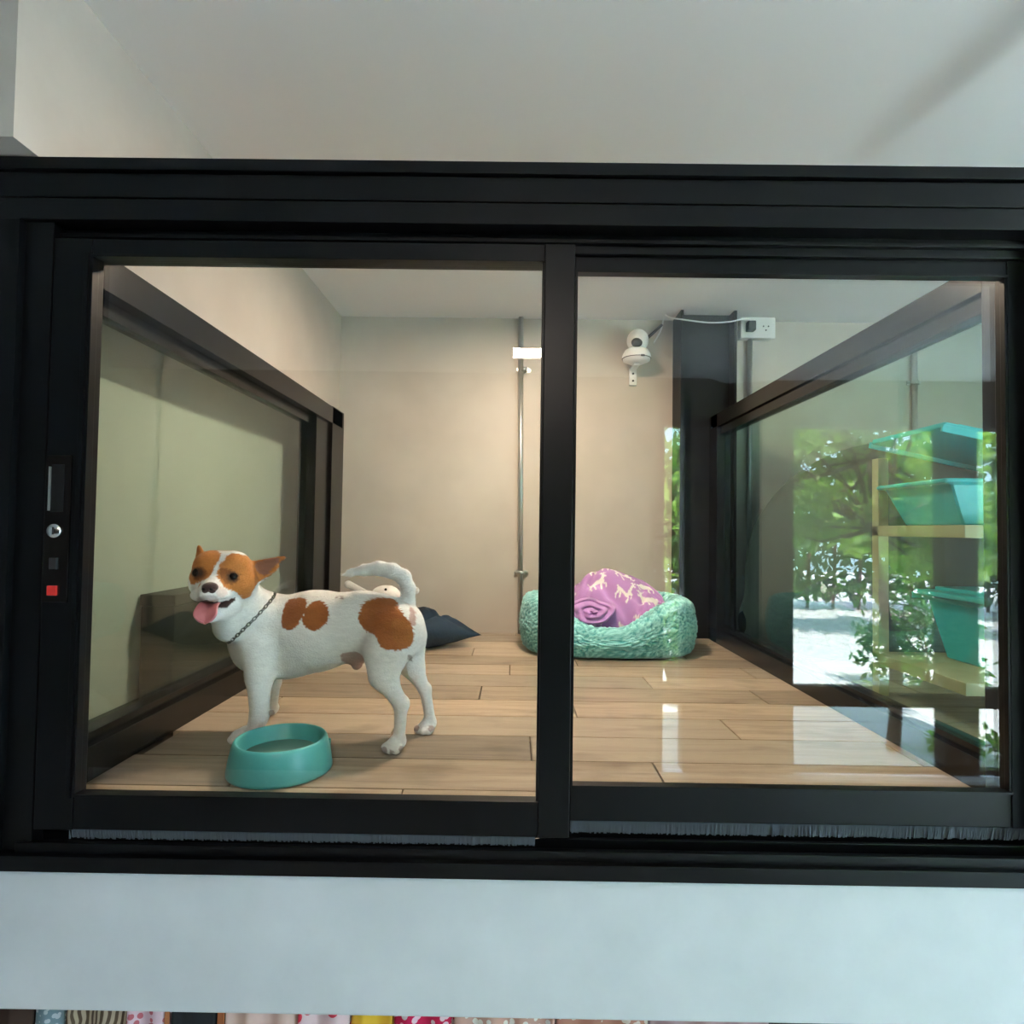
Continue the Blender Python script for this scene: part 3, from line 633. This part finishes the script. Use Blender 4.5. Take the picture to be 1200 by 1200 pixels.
# ------------------------------------------------------------------ plush toy leaning over the cushion
hd_ = P(452, 694, 1.47); TY = thing('plush_toy', (hd_[0], 1.50, ZF+.12), 'white plush toy with a black eye behind the dog\'s tail', 'toy')
o_ = np.array((hd_[0], 1.50, ZF+.12)); ft = Field((-.30, -.16, -.06), (.26, .18, .20), .004)
c_ = hd_-o_
ft.ell(c_+(0, 0, -.008), (.058, .050, .036), .01); ft.cone(c_+(.0, .02, -.03), c_+(.03, .05, -.10), .04, .055, .03)
ft.cone(c_+(.055, .0, -.03), c_+(.115, -.02, -.07), .02, .016, .02); ft.cone(c_+(-.04, .02, -.07), c_+(-.10, -.01, -.09), .02, .018, .02)
e0, e1 = P(432, 696, 1.485)-o_, P(408, 685, 1.48)-o_; ft.cone(e0, e1, .011, .017, .012, (1, .6, 1))
e0, e1 = P(474, 697, 1.49)-o_, P(487, 692, 1.485)-o_; ft.cone(e0, e1, .014, .016, .012, (1, .6, 1))
V, Fc = ft.mesh(); link('plush_body', np_mesh('plush_body', V, Fc), 'toy', TY)
tb = BVHTree.FromPolygons([tuple(v) for v in V], [tuple(map(int, q)) for q in Fc])
def on_toy(px, py):
    d = ray(px, py); h = tb.ray_cast(Vector(CAM-o_), Vector(d).normalized()); return np.array(h[0]) if h[0] else P(px, py, 1.42)-o_
MB().ball(on_toy(452, 691), .0058, 12).build('eye', 'eye', TY)
MB().ball(on_toy(441, 698), (.012, .006, .006), 12).build('muzzle', 'toy_pink', TY)

# ------------------------------------------------------------------ the dog
D0 = np.array((-.40, .34, ZF))
dog = thing('dog', tuple(D0), 'small white and brown dog standing with its tongue out', 'dog')
f = Field((-.72, .08, .985), (-.10, .56, 1.45), .003)
def Q(px, py, Y): return P(px, py, Y)
s_ = (1, .80, 1)
# trunk
f.cone(Q(320, 742, .375), Q(372, 739, .360), .083, .082, .02, s_); f.cone(Q(372, 739, .360), Q(425, 732, .345), .082, .066, .03, s_)
f.cone(Q(425, 732, .345), Q(460, 735, .336), .066, .066, .03, s_); f.ell(Q(333, 764, .372), (.075, .052, .058), .03)
f.ell(Q(297, 752, .37), (.045, .058, .060), .03); f.ell(Q(476, 742, .335), (.036, .050, .050), .02)
# neck and head
f.cone(Q(308, 732, .365), Q(277, 704, .300), .062, .053, .03); f.cone(Q(277, 712, .305), Q(266, 690, .275), .048, .046, .02)
HY = .262
f.ell(Q(263, 673, HY), (.0600, .056, .0480), .015); f.ell(Q(283, 686, HY-.008), (.028, .038, .028), .02); f.ell(Q(240, 684, HY-.012), (.026, .036, .026), .02)
f.ell(Q(246, 660, HY-.02), (.028, .03, .024), .015); f.ell(Q(274, 660, HY-.018), (.028, .03, .024), .015)
f.cone(Q(255, 686, HY-.035), Q(246, 693, HY-.082), .033, .0215, .014); f.ell(Q(255, 698, HY-.058), (.022, .022, .013), .01); f.ell(Q(236, 697, HY-.060), (.019, .022, .013), .01)
# lower jaw hanging open
f.cone(Q(270, 708, HY-.025), Q(248, 722, HY-.062), .022, .013, .008); f.cone(Q(262, 716, HY-.02), Q(268, 735, .285), .02, .03, .02)
f.cone(Q(276, 701, HY-.045), Q(246, 711, HY-.092), .0035, .0105, .004, sub=True)
# ears
f.cone(Q(299, 669, .282), Q(334, 652, .268), .0215, .0025, .008, (1, .42, 1)); f.cone(Q(302, 673, .280), Q(321, 664, .274), .017, .009, .006, (1, .42, 1))
f.cone(Q(236, 655, .285), Q(233, 641, .280), .0125, .0045, .008, (1, .6, 1))
f.ell(Q(312, 665, .262), (.020, .006, .010), .004, sub=True)
# near front leg
f.cone(Q(303, 758, .318), Q(304, 792, .312), .036, .0275, .025); f.cone(Q(304, 792, .312), Q(304, 838, .306), .0265, .0185, .012); f.cone(Q(304, 838, .306), Q(297, 862, .302), .0185, .0180, .01)
npw = PZ(289, 869)
def paw(c, dirx, diry, sc=1.):
    d = np.array((dirx, diry, 0.)); d /= np.linalg.norm(d); n = np.array((-d[1], d[0], 0))
    f.cone(c-d*.004+(0, 0, .016), c+d*.012+(0, 0, .013), .0165*sc, .0145*sc, .01)
    for k, off in enumerate((-.0165, -.0058, .0058, .0165)):
        q = c+d*(.024 if abs(off) < .01 else .017)*sc+n*off*sc; f.cone(q-d*.008+(0, 0, .010), q+(0, 0, .0075), .0075*sc, .0078*sc, .004)
paw(np.array((npw[0]-.006, npw[1], ZF)), -.75, -.65)
# far front leg
fp_ = PZ(317, 838); f.cone(Q(320, 772, .405), Q(319, 800, .412), .026, .019, .02); f.cone(Q(319, 800, .412), (fp_[0]+.002, fp_[1], ZF+.02), .018, .0135, .01); paw(np.array((fp_[0], fp_[1], ZF)), -.75, -.65, .9)
# near hind leg: thigh, stifle, shank, hock, metatarsus
f.cone(Q(462, 742, .300), Q(452, 768, .286), .052, .040, .025, (1, .75, 1)); f.cone(Q(452, 768, .286), Q(449, 792, .278), .040, .027, .02, (1, .85, 1))
f.cone(Q(449, 790, .278), Q(468, 823, .274), .027, .0135, .015); f.cone(Q(466, 818, .275), Q(471, 827, .272), .014, .0135, .008)
nh = PZ(460, 879); f.cone(Q(470, 827, .272), (nh[0]+.013, nh[1]+.002, ZF+.022), .0135, .0112, .008); f.ell(Q(474, 823, .272), (.010, .010, .012), .008)
paw(np.array((nh[0]+.008, nh[1], ZF)), -.55, -.83)
# far hind leg
f.cone(Q(478, 748, .372), Q(482, 778, .380), .042, .028, .02, (1, .8, 1)); f.cone(Q(482, 778, .380), Q(497, 808, .390), .025, .0125, .015); f.ell(Q(500, 807, .391), (.010, .010, .012), .008)
fh = PZ(499, 857); f.cone(Q(498, 808, .391), (fh[0]+.010, fh[1]+.004, ZF+.022), .0130, .0112, .008); paw(np.array((fh[0]+.004, fh[1], ZF)), -.5, -.86)
# sheath
f.ell(Q(415, 770, .340), (.022, .016, .013), .015); f.ell(Q(418, 779, .338), (.011, .011, .011), .008)
# tail
tl = [(478, 724, .338, .016), (478, 706, .338, .0145), (479, 690, .338, .0145), (473, 676, .337, .0155), (460, 669, .336, .0160), (444, 666, .335, .0150), (428, 668, .334, .0120), (412, 671, .333, .0070), (403, 674, .333, .0025)]
for a_, b_ in zip(tl, tl[1:]): f.cone(Q(*a_[:3]), Q(*b_[:3]), a_[3], b_[3], .006)
V, Fc = f.mesh(); V[:, 2] = np.maximum(V[:, 2], ZF+.0005)
me = np_mesh('body', V-D0, Fc)
nrm = np.zeros((len(me.vertices), 3), np.float32); me.vertices.foreach_get('normal', nrm.ravel()); nrm = nrm.reshape(-1, 3); me.vertices.foreach_get('normal', (buf := np.zeros(len(me.vertices)*3, np.float32))); nrm = buf.reshape(-1, 3)
px, py = project(V); vd = CAM-V; vd /= np.linalg.norm(vd, axis=1)[:, None]; face = (nrm*vd).sum(1)
jit = np.array([noise.noise(Vector(tuple(p*90))) for p in V]); jx, jy = px+1.0*jit, py+1.0*jit[::-1]
white = np.array((.90, .88, .84)); brown = np.array((.42, .135, .033)); tan = np.array((.60, .22, .052)); pink = np.array((.60, .34, .28)); dark = np.array((.055, .025, .018))
C = np.tile(white, (len(V), 1)); near = face > -.05
def paint(poly, col, cond=True, sm=2, blend=1.):
    m = in_poly(jx, jy, smooth_poly(poly, sm)) & cond; C[m] = C[m]*(1-blend)+np.array(col)*blend
body = (py > 690) & near
sd = 190, 610
def zp(l, ox=190, oy=610, s=3.0): return [(ox+x/s, oy+y/s) for x, y in l]
paint(zp([(432, 290), (455, 272), (510, 272), (505, 310), (480, 365), (455, 388), (420, 380), (418, 350)]), brown, near & (V[:, 0] > -.55))
paint(zp([(540, 278), (575, 290), (592, 330), (570, 372), (535, 392), (500, 378), (492, 345), (510, 300)]), brown, near)
paint(zp([(700, 300), (740, 275), (825, 272), (835, 320), (880, 365), (885, 430), (850, 455), (800, 458), (765, 445), (748, 398), (715, 392), (685, 350)]), brown*1.05, near & (px < 486))
paint(zp([(800, 330), (880, 370), (885, 430), (850, 455), (815, 440)]), tan*.8, near, 2, .5)
# far side carries loose brown patches too
farm = (nrm[:, 1] > .3) & (V[:, 0] > -.50) & (V[:, 2] > 1.18); C[farm & (np.sin(V[:, 0]*38)+np.sin(V[:, 2]*30) > .75)] = brown
# head: brown mask either side of a white blaze
hz = lambda l: zp(l, 200, 620, 7.5)
headv = (py < 712) & (px < 345) & (V[:, 2] > 1.27) & (V[:, 1] < .33)
paint(hz([(170, 120), (300, 120), (430, 200), (440, 250), (385, 330), (370, 390), (310, 440), (250, 470), (180, 500), (150, 400)]), tan, headv)
paint(hz([(540, 200), (700, 250), (1060, 200), (900, 400), (780, 450), (730, 520), (700, 600), (620, 620), (590, 560), (540, 540), (480, 520), (440, 470), (405, 420), (410, 350), (460, 270)]), tan, headv)
backh = headv & (face < .1) & (px < 300); C[backh & (V[:, 2] > 1.335)] = tan
paint(hz([(420, 340), (520, 350), (600, 400), (590, 470), (500, 500), (440, 450)]), brown*.55, headv, 2, .75)
paint(hz([(200, 340), (290, 330), (330, 390), (260, 450), (190, 450)]), brown*.5, headv, 2, .75)
paint(hz([(725, 290), (1000, 232), (880, 370), (830, 410), (760, 380)]), pink*.55, headv & near, 2, .8)
paint(hz([(215, 170), (260, 150), (280, 200), (240, 225)]), brown, headv)
paint(hz([(205, 650), (300, 622), (420, 648), (500, 625), (572, 596), (566, 628), (500, 690), (425, 748), (330, 800), (230, 790)]), dark, headv & near, 0)
paint(hz([(235, 600), (300, 580), (400, 585), (430, 640), (330, 650), (220, 660)]), dark*3, headv & near, 1, .42)  # shade below the nose, painted onto the upper lip
paint(hz([(400, 470), (520, 560), (460, 610), (400, 590)]), pink*1.25, headv, 2, .35)
paint(zp([(615, 470), (690, 455), (715, 490), (700, 530), (655, 530), (640, 500)]), pink*.75, near, 2, .8)
paint(zp([(868, 300), (890, 310), (890, 380), (868, 360)]), pink, near, 2, .8)
for (cx_, cy_, r_, bl_) in ((231, 671, 8, .45), (231, 671, 6, .7), (273, 676, 8.5, .45), (273, 676, 6.6, .75)):
    m = ((jx-cx_)**2+((jy-cy_)*1.25)**2 < r_*r_) & headv; C[m] = C[m]*(1-bl_)+dark*bl_
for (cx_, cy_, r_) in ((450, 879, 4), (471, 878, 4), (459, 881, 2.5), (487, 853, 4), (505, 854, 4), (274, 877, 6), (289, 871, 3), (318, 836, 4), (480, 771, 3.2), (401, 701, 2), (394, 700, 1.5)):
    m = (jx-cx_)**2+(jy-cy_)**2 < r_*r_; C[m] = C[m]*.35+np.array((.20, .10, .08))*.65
C *= (1+.10*np.array([noise.noise(Vector((p[0]*60, p[1]*60, p[2]*240))) for p in V]))[:, None]
colour(me, C.clip(0, 1)); link('body', me, 'dog', dog)
def fur(n=70000):
    rr = np.random.RandomState(5); tri = Fc[rr.randint(0, len(Fc), n)]; wt = rr.dirichlet((1, 1, 1, 1), n)
    p = (V[tri]*wt[..., None]).sum(1); nn = nrm[tri].mean(1); nn /= np.linalg.norm(nn, axis=1)[:, None]+1e-9; cc = C[tri[:, 0]]
    flow = np.tile(np.array((.8, .05, -.55)), (n, 1)); qx, qy = project(p); hd2 = (qx < 305) & (qy < 715); flow[hd2] = (.35, .8, .25); tlm = (qy < 712) & (qx > 400); flow[tlm] = (-.9, 0, .0)
    legs = qy > 800; flow[legs] = (.1, .0, -1.0)
    flow += rr.randn(n, 3)*.22; flow -= nn*(flow*nn).sum(1)[:, None]; flow /= np.linalg.norm(flow, axis=1)[:, None]+1e-9
    L = np.where(hd2, .0035, np.where(tlm, .0095, np.where(legs, .0035, .0060)))*rr.uniform(.6, 1.25, n)
    keep = (p[:, 2] > ZF+.012) & ~((qx < 280) & (qx > 222) & (qy > 683) & (qy < 735) & (nn[:, 1] < 0)) & (((qx-231)**2+(qy-671)**2 > 60) & ((qx-273)**2+(qy-676)**2 > 70))
    d = flow*.95+nn*.22; sd_ = np.cross(nn, flow); wd2 = .00065
    A, B, T = p-sd_*wd2, p+sd_*wd2, p+d*L[:, None]; A, B, T, cc = A[keep], B[keep], T[keep], cc[keep]
    k = len(A); vv = np.stack([A, B, T], 1).reshape(-1, 3)-D0; m2 = bpy.data.meshes.new('short_fur'); m2.vertices.add(3*k); m2.vertices.foreach_set('co', vv.astype(np.float32).ravel())
    m2.loops.add(3*k); m2.loops.foreach_set('vertex_index', np.arange(3*k, dtype=np.int32)); m2.polygons.add(k); m2.polygons.foreach_set('loop_start', np.arange(0, 3*k, 3, dtype=np.int32)); m2.update(); m2.validate()
    colour(m2, np.repeat((cc*rr.uniform(.92, 1.10, (k, 1))).clip(0, 1), 3, axis=0)); o = link('short_fur', m2, 'dog', dog); o['kind'] = 'stuff'
fur()
dt = BVHTree.FromPolygons([tuple(v) for v in V], [tuple(map(int, q)) for q in Fc])
def on_dog(x, y, fallback):
    h = dt.ray_cast(Vector(CAM), Vector(ray(x, y)).normalized()); return np.array(h[0]) if h[0] else P(x, y, fallback)
def dpart(mb, n, m):
    mb.v = [tuple(np.array(v)-D0) for v in mb.v]; return mb.build(n, m, dog)
vdir = lambda p: (CAM-p)/np.linalg.norm(CAM-p)
for (ex, ey, r_) in ((231, 671, .0090), (273, 676, .0102)):
    e = on_dog(ex, ey, .2); dpart(MB().ball(e-vdir(e)*.0066, r_, 18), 'eye', 'eye')
n_ = on_dog(245, 689, .17); m = MB(); m.ball(n_+(0, .004, .001), (.0152, .0115, .0098), 20); m.ball(n_+(-.006, -.001, -.005), (.0065, .006, .005), 12); m.ball(n_+(.007, -.001, -.005), (.0065, .006, .005), 12); dpart(m, 'nose', 'nose')
for dx in (-.0072, .0078):
    q = n_+(dx, -.0070, -.0015); dpart(MB().ball(q, (.0036, .003, .0026), 10), 'nostril', 'dark_plastic')
# tongue: a lolling strip
NT, NW = 26, 13; Vt = []; base = Q(249, 707, HY-.050); mid = Q(244, 716, HY-.098); tip = Q(240, 731, HY-.106)
for i in range(NT):
    t = i/(NT-1); c = (1-t)**2*base+2*t*(1-t)*(mid+(0, -.008, .012))+t*t*tip; wd_ = .0215*(1-.12*math.cos(t*3))*(math.sqrt(max(0, 1-max(0, (t-.68)/.32)**2)) if t > .68 else 1)
    for j in range(NW):
        s = j/(NW-1)*2-1; Vt.append(c+np.array((s*wd_, -.004*abs(s)**2+.003*(1-abs(s))*0, .003*s*s-.002*math.exp(-(s/.2)**2))))
me = np_mesh('tongue', np.array(Vt)-D0, grid_faces(NT, NW)); tg = link('tongue', me, 'tongue', dog); md = tg.modifiers.new('thick', 'SOLIDIFY'); md.thickness = .005; md.offset = 0; md = tg.modifiers.new('sub', 'SUBSURF'); md.levels = 1; md.render_levels = 1
# lower teeth hint and chain collar
ca, cb_ = Q(262, 757, .24), Q(313, 700, .36)
ctr = Q(286, 731, .335); nax = np.array((-.66, -.30, .69)); nax /= np.linalg.norm(nax)
u1 = np.cross(nax, (0, 1, 0)); u1 /= np.linalg.norm(u1); u2 = np.cross(nax, u1); ring = []
for k in range(120):
    an = 2*math.pi*k/120; d = u1*math.cos(an)+u2*math.sin(an); h = dt.ray_cast(Vector(ctr+d*.16), Vector(-d)); ring.append(np.array(h[0])+d*.0015 if h[0] else ctr+d*.06)
R_ = np.array([np.linalg.norm(p-ctr) for p in ring]); R_ = np.minimum(R_, .088); R_ = np.convolve(np.concatenate([R_[-4:], R_, R_[:4]]), np.ones(9)/9, 'valid')
pts = [ctr+(u1*math.cos(2*math.pi*k/120)+u2*math.sin(2*math.pi*k/120))*(R_[k]+.0015) for k in range(120)]
m = MB(); Lk = 60
for k in range(Lk):
    p = pts[2*k]; q = pts[(2*k+2) % 120]; d = (q-p); c = (p+q)/2; d = d/np.linalg.norm(d); rad = c-ctr; rad /= np.linalg.norm(rad); n = np.cross(d, rad); b = n if k % 2 else rad*.6+n*.5
    lp_ = [c+d*.0048*math.cos(t)+b*.0032*math.sin(t) for t in np.linspace(0, 2*math.pi, 9)]; m.tube(lp_, .0011, 5, False)
dpart(m, 'chain_collar', 'collar')

# ------------------------------------------------------------------ goods under the beam
g = thing('garment_rail', (.3, .30, .66), 'steel rail of pet clothes just below the plastered beam', 'rail')
MB().tube([(-1.45, 0, 0), (1.9, 0, 0)], .008, 10).build('rod', 'galv', g)
for x in (-1.44, .3, 1.89): MB().tube([(x, 0, 0), (x, 0, .04), (x, .24, .10)], .006, 8).build('bracket', 'galv', g)
def stripes(name, c1, c2, scale, wave=True, dist=4.):
    m = bpy.data.materials.new(name); m.use_nodes = True; nt = m.node_tree; b = nt.nodes['Principled BSDF']; b.inputs['Roughness'].default_value = .85
    tc = nt.nodes.new('ShaderNodeTexCoord'); t = nt.nodes.new('ShaderNodeTexWave' if wave else 'ShaderNodeTexVoronoi'); t.inputs['Scale'].default_value = scale
    if wave: t.inputs['Distortion'].default_value = dist; t.inputs['Detail'].default_value = 1
    nt.links.new(tc.outputs['Object'], t.inputs['Vector']); r = nt.nodes.new('ShaderNodeValToRGB'); r.color_ramp.interpolation = 'CONSTANT' if not wave else 'LINEAR'
    r.color_ramp.elements[0].color = (*c1, 1); r.color_ramp.elements[1].color = (*c2, 1); r.color_ramp.elements[0].position = .0 if not wave else .35; r.color_ramp.elements[1].position = .42 if not wave else .6
    nt.links.new(t.outputs[0 if not wave else 1], r.inputs[0]); nt.links.new(r.outputs[0], b.inputs['Base Color']); return m
goods = [(-5, 38, mat('brown_cloth', (.055, .028, .02), .9), 'dark brown cloth at the left end of the rail'),
         (40, 76, stripes('floral_cloth', (.55, .62, .66), (.20, .30, .36), 90, False), 'grey blue patterned cloth next to the dark brown one'),
         (80, 150, stripes('zebra_cloth', (.10, .065, .04), (.50, .40, .29), 26), 'brown and cream zebra-striped cloth on the rail'),
         (150, 194, stripes('rose_cloth', (.62, .16, .20), (.80, .58, .66), 70, False), 'rose pink patterned cloth beside the zebra stripes'),
         (194, 200, mat('rust_cloth', (.42, .15, .06), .9), 'narrow rust orange strap left of the black cloth'),
         (201, 252, mat('black_cloth', (.012, .014, .018), .85), 'black cloth between rust straps on the rail'),
         (253, 263, mat('rust_cloth2', (.50, .17, .06), .9), 'narrow rust orange strap right of the black cloth'),
         (264, 349, mat('salmon_cloth', (.80, .56, .50), .9), 'plain pale salmon cloth on the rail'),
         (350, 410, stripes('candy_cloth', (.70, .04, .08), (.85, .62, .66), 34, False), 'red, white and pink patterned cloth on the rail'),
         (411, 460, mat('yellow_cloth', (.85, .50, .04), .85), 'bright yellow cloth on the rail'),
         (461, 531, stripes('magenta_cloth', (.85, .60, .68), (.66, .01, .09), 60, False), 'crimson cloth with white dots on the rail'),
         (532, 650, stripes('blush_cloth', (.86, .80, .76), (.62, .36, .30), 70, False), 'blush pink cloth with white flecks on the rail'),
         (651, 760, stripes('terracotta_cloth', (.70, .56, .50), (.50, .22, .16), 60, False), 'terracotta pink flecked cloth on the rail'),
         (761, 900, mat('mauve_cloth', (.46, .30, .32), .9), 'dull mauve cloth at the right end of the goods')]
for (a, b, mm, lab) in goods:
    x0, x1 = P(a, 1195, .28)[0], P(b, 1195, .28)[0]; xm = (x0+x1)/2; wv = x1-x0-.002; n = max(8, int(wv/.006)); Vg = []; prof = [(-.012-.02*t, -.42*(1-t)) for t in np.linspace(0, .98, 10)]
    prof = [(-.030+.020*t, -.36*(1-t)) for t in np.linspace(0, 1, 10)]+[(-.010*math.cos(q), .010*math.sin(q)) for q in np.linspace(.4, math.pi-.4, 6)]+[(.010+.020*t, -.36*t) for t in np.linspace(0, 1, 10)]
    for i in range(n+1):
        s = i/n
        for (yy, zz) in prof: fold = .006*math.sin(s*wv/.022*2+a)*min(1, -min(zz, 0)/.10); Vg.append((-wv/2+wv*s, yy*1.0+fold, zz+.0))
    me = np_mesh('hanging_cloth', Vg, grid_faces(n+1, len(prof))); o = link('hanging_cloth', me, mm); o.location = (xm, .30, .66)
    md = o.modifiers.new('thick', 'SOLIDIFY'); md.thickness = .002; tag(o, lab, 'cloth', 'cloths hanging below the beam')

# ------------------------------------------------------------------ garden behind the photographer (seen mirrored)
struct(box('pavement', (-9, -22, -.06), (14, YD-.12, -.005), 'pavement'), 'sunlit pale pavement outside the garden doors', 'ground')
def tree(loc, trunk_pts, r0, crown, n, leaf, m, label, seed):
    t = thing('garden_tree', loc, label, 'tree', 'trees in the garden'); rr = np.random.RandomState(seed)
    k = len(trunk_pts); MB().tube(bez(trunk_pts, 6), [r0*(1-.6*i/((k-1)*6)) for i in range((k-1)*6+1)], 10).build('trunk', 'bark', t)
    br = MB(); top = np.array(trunk_pts[-1])
    centers = []
    for (c, r) in crown:
        c = np.array(c); r = np.array(r)
        for _ in range(16):
            d = rr.randn(3); d /= np.linalg.norm(d); e = c+d*r*rr.uniform(.3, .9); centers.append(e); st = np.array(trunk_pts[rr.randint(max(1, k-2), k)]); br.tube([st, (st+e)/2+rr.randn(3)*.05, e], [r0*.3, r0*.2, r0*.06], 5)
    br.build('branches', 'bark', t)
    centers = np.array(centers); Vv = []; Ff = []
    for i in range(n):
        c = centers[rr.randint(len(centers))]+rr.randn(3)*(crown[0][1][0]*.105, crown[0][1][0]*.105, crown[0][1][0]*.06); d = rr.randn(3); d /= np.linalg.norm(d); s = np.cross(d, rr.randn(3)); s /= np.linalg.norm(s); l = leaf*rr.uniform(.6, 1.2)
        b = len(Vv); Vv += [c, c+d*l*.45+s*l*.22, c+d*l, c+d*l*.45-s*l*.22]; Ff.append((b, b+1, b+2, b+3))
    me = np_mesh('foliage', Vv, Ff, False); o = link('foliage', me, m, t); o['kind'] = 'stuff'
tx = mirror_x(1046, -3.05)
tree((tx, -3.05, 0), [(0, 0, 0), (.02, 0, .5), (-.05, -.02, 1.0), (-.10, -.05, 1.5), (-.05, -.1, 2.0)], .045, [((-.25, -.35, 1.75), (.75, .5, .55)), ((.45, -.25, 1.45), (.5, .4, .5)), ((-.1, -.3, 2.5), (.8, .5, .5)), ((-.62, -.3, 2.05), (.35, .3, .35))], 7600, .10, 'leaf_a', 'slim leafy tree just outside the garden door, seen mirrored', 3)
for i, (x, y, sc, m, n) in enumerate(((2.9, -8.0, 1.2, 'leaf_b', 3200), (6.3, -7.6, 1.3, 'leaf_c', 3200), (9.6, -9.0, 1.4, 'leaf_b', 3000), (-.8, -8.0, 1.2, 'leaf_c', 2600), (4.4, -13.4, 1.7, 'leaf_a', 3600))):
    tree((x, y, 0), [(0, 0, 0), (.03, .02, .6*sc), (-.04, .0, 1.3*sc)], .09, [((0, 0, 1.9*sc), (1.1*sc, .8*sc, .9*sc)), ((.6, .1, 1.1*sc), (.8*sc, .6*sc, .6*sc)), ((-.6, -.1, 1.3*sc), (.8*sc, .6*sc, .6*sc))], n, .27, m, ('dark green', 'bright green', 'tall dark', 'small bright', 'tall fresh')[i]+' garden tree in the row beyond the pavement', 20+i)

def shrub(px_, py_, Y, r, n, leaf, m, label, seed):
    x, z = mirror_x(px_, Y), mirror_z(py_, Y, px_); t = thing('garden_shrub', (x, Y, 0), label, 'shrub', 'shrubs by the garden door'); rr = np.random.RandomState(seed); st = MB(); cs = []
    for k in range(14):
        e = np.array((rr.uniform(-1, 1)*r[0], rr.uniform(-1, 1)*r[1], z+rr.uniform(-1, 1)*r[2])); e[2] = max(e[2], .05); cs.append(e); st.tube([(0, 0, 0), e*np.array((.4, .4, .6)), e], [.012, .008, .003], 5)
    st.build('stems', 'bark', t); Vv = []; Ff = []
    for i in range(n):
        c = cs[rr.randint(14)]+rr.randn(3)*np.array(r)*.22; c[2] = max(c[2], .02); d = rr.randn(3); d /= np.linalg.norm(d); q = np.cross(d, rr.randn(3)); q /= np.linalg.norm(q); l = leaf*rr.uniform(.6, 1.2); b = len(Vv)
        Vv += [c, c+d*l*.45+q*l*.22, c+d*l, c+d*l*.45-q*l*.22]; Ff.append((b, b+1, b+2, b+3))
    o = link('foliage', np_mesh('foliage', Vv, Ff, False), m, t); o['kind'] = 'stuff'
shrub(1090, 760, -4.6, (.42, .3, .40), 1500, .10, 'leaf_b', 'leafy shrub right of the slim tree, seen mirrored', 41)
shrub(1128, 880, -2.98, (.16, .12, .14), 700, .07, 'leaf_a', 'low shrub against the garden door, seen mirrored', 42)
shrub(788, 655, -4.2, (.30, .3, .75), 1500, .10, 'leaf_c', 'tall shrub mirrored in the narrow strip beside the column', 43)

hg = thing('garden_hedge', (5.5, -10.6, 0), 'long dense green hedge at the end of the pavement, seen mirrored', 'hedge'); rr_ = np.random.RandomState(77); Vv = []; Ff = []
for i in range(5200):
    c = np.array((rr_.uniform(-7, 7), rr_.uniform(-.35, .35), rr_.uniform(.05, 2.5)+.25*math.sin(i*.37))); d = rr_.randn(3); d /= np.linalg.norm(d); q = np.cross(d, rr_.randn(3)); q /= np.linalg.norm(q); l = .30*rr_.uniform(.6, 1.2); b = len(Vv); c[2] = max(c[2], .31)
    Vv += [c, c+d*l*.45+q*l*.24, c+d*l, c+d*l*.45-q*l*.24]; Ff.append((b, b+1, b+2, b+3))
o = link('foliage', np_mesh('foliage', Vv, Ff, False), 'leaf_b', hg); o['kind'] = 'stuff'
hs = MB()
for k in range(28): x = -6.8+k*.5; hs.tube([(x, 0, 0), (x+.05, .02, 1.6)], .03, 6)
o = hs.build('stems', 'bark', hg); o['kind'] = 'stuff'
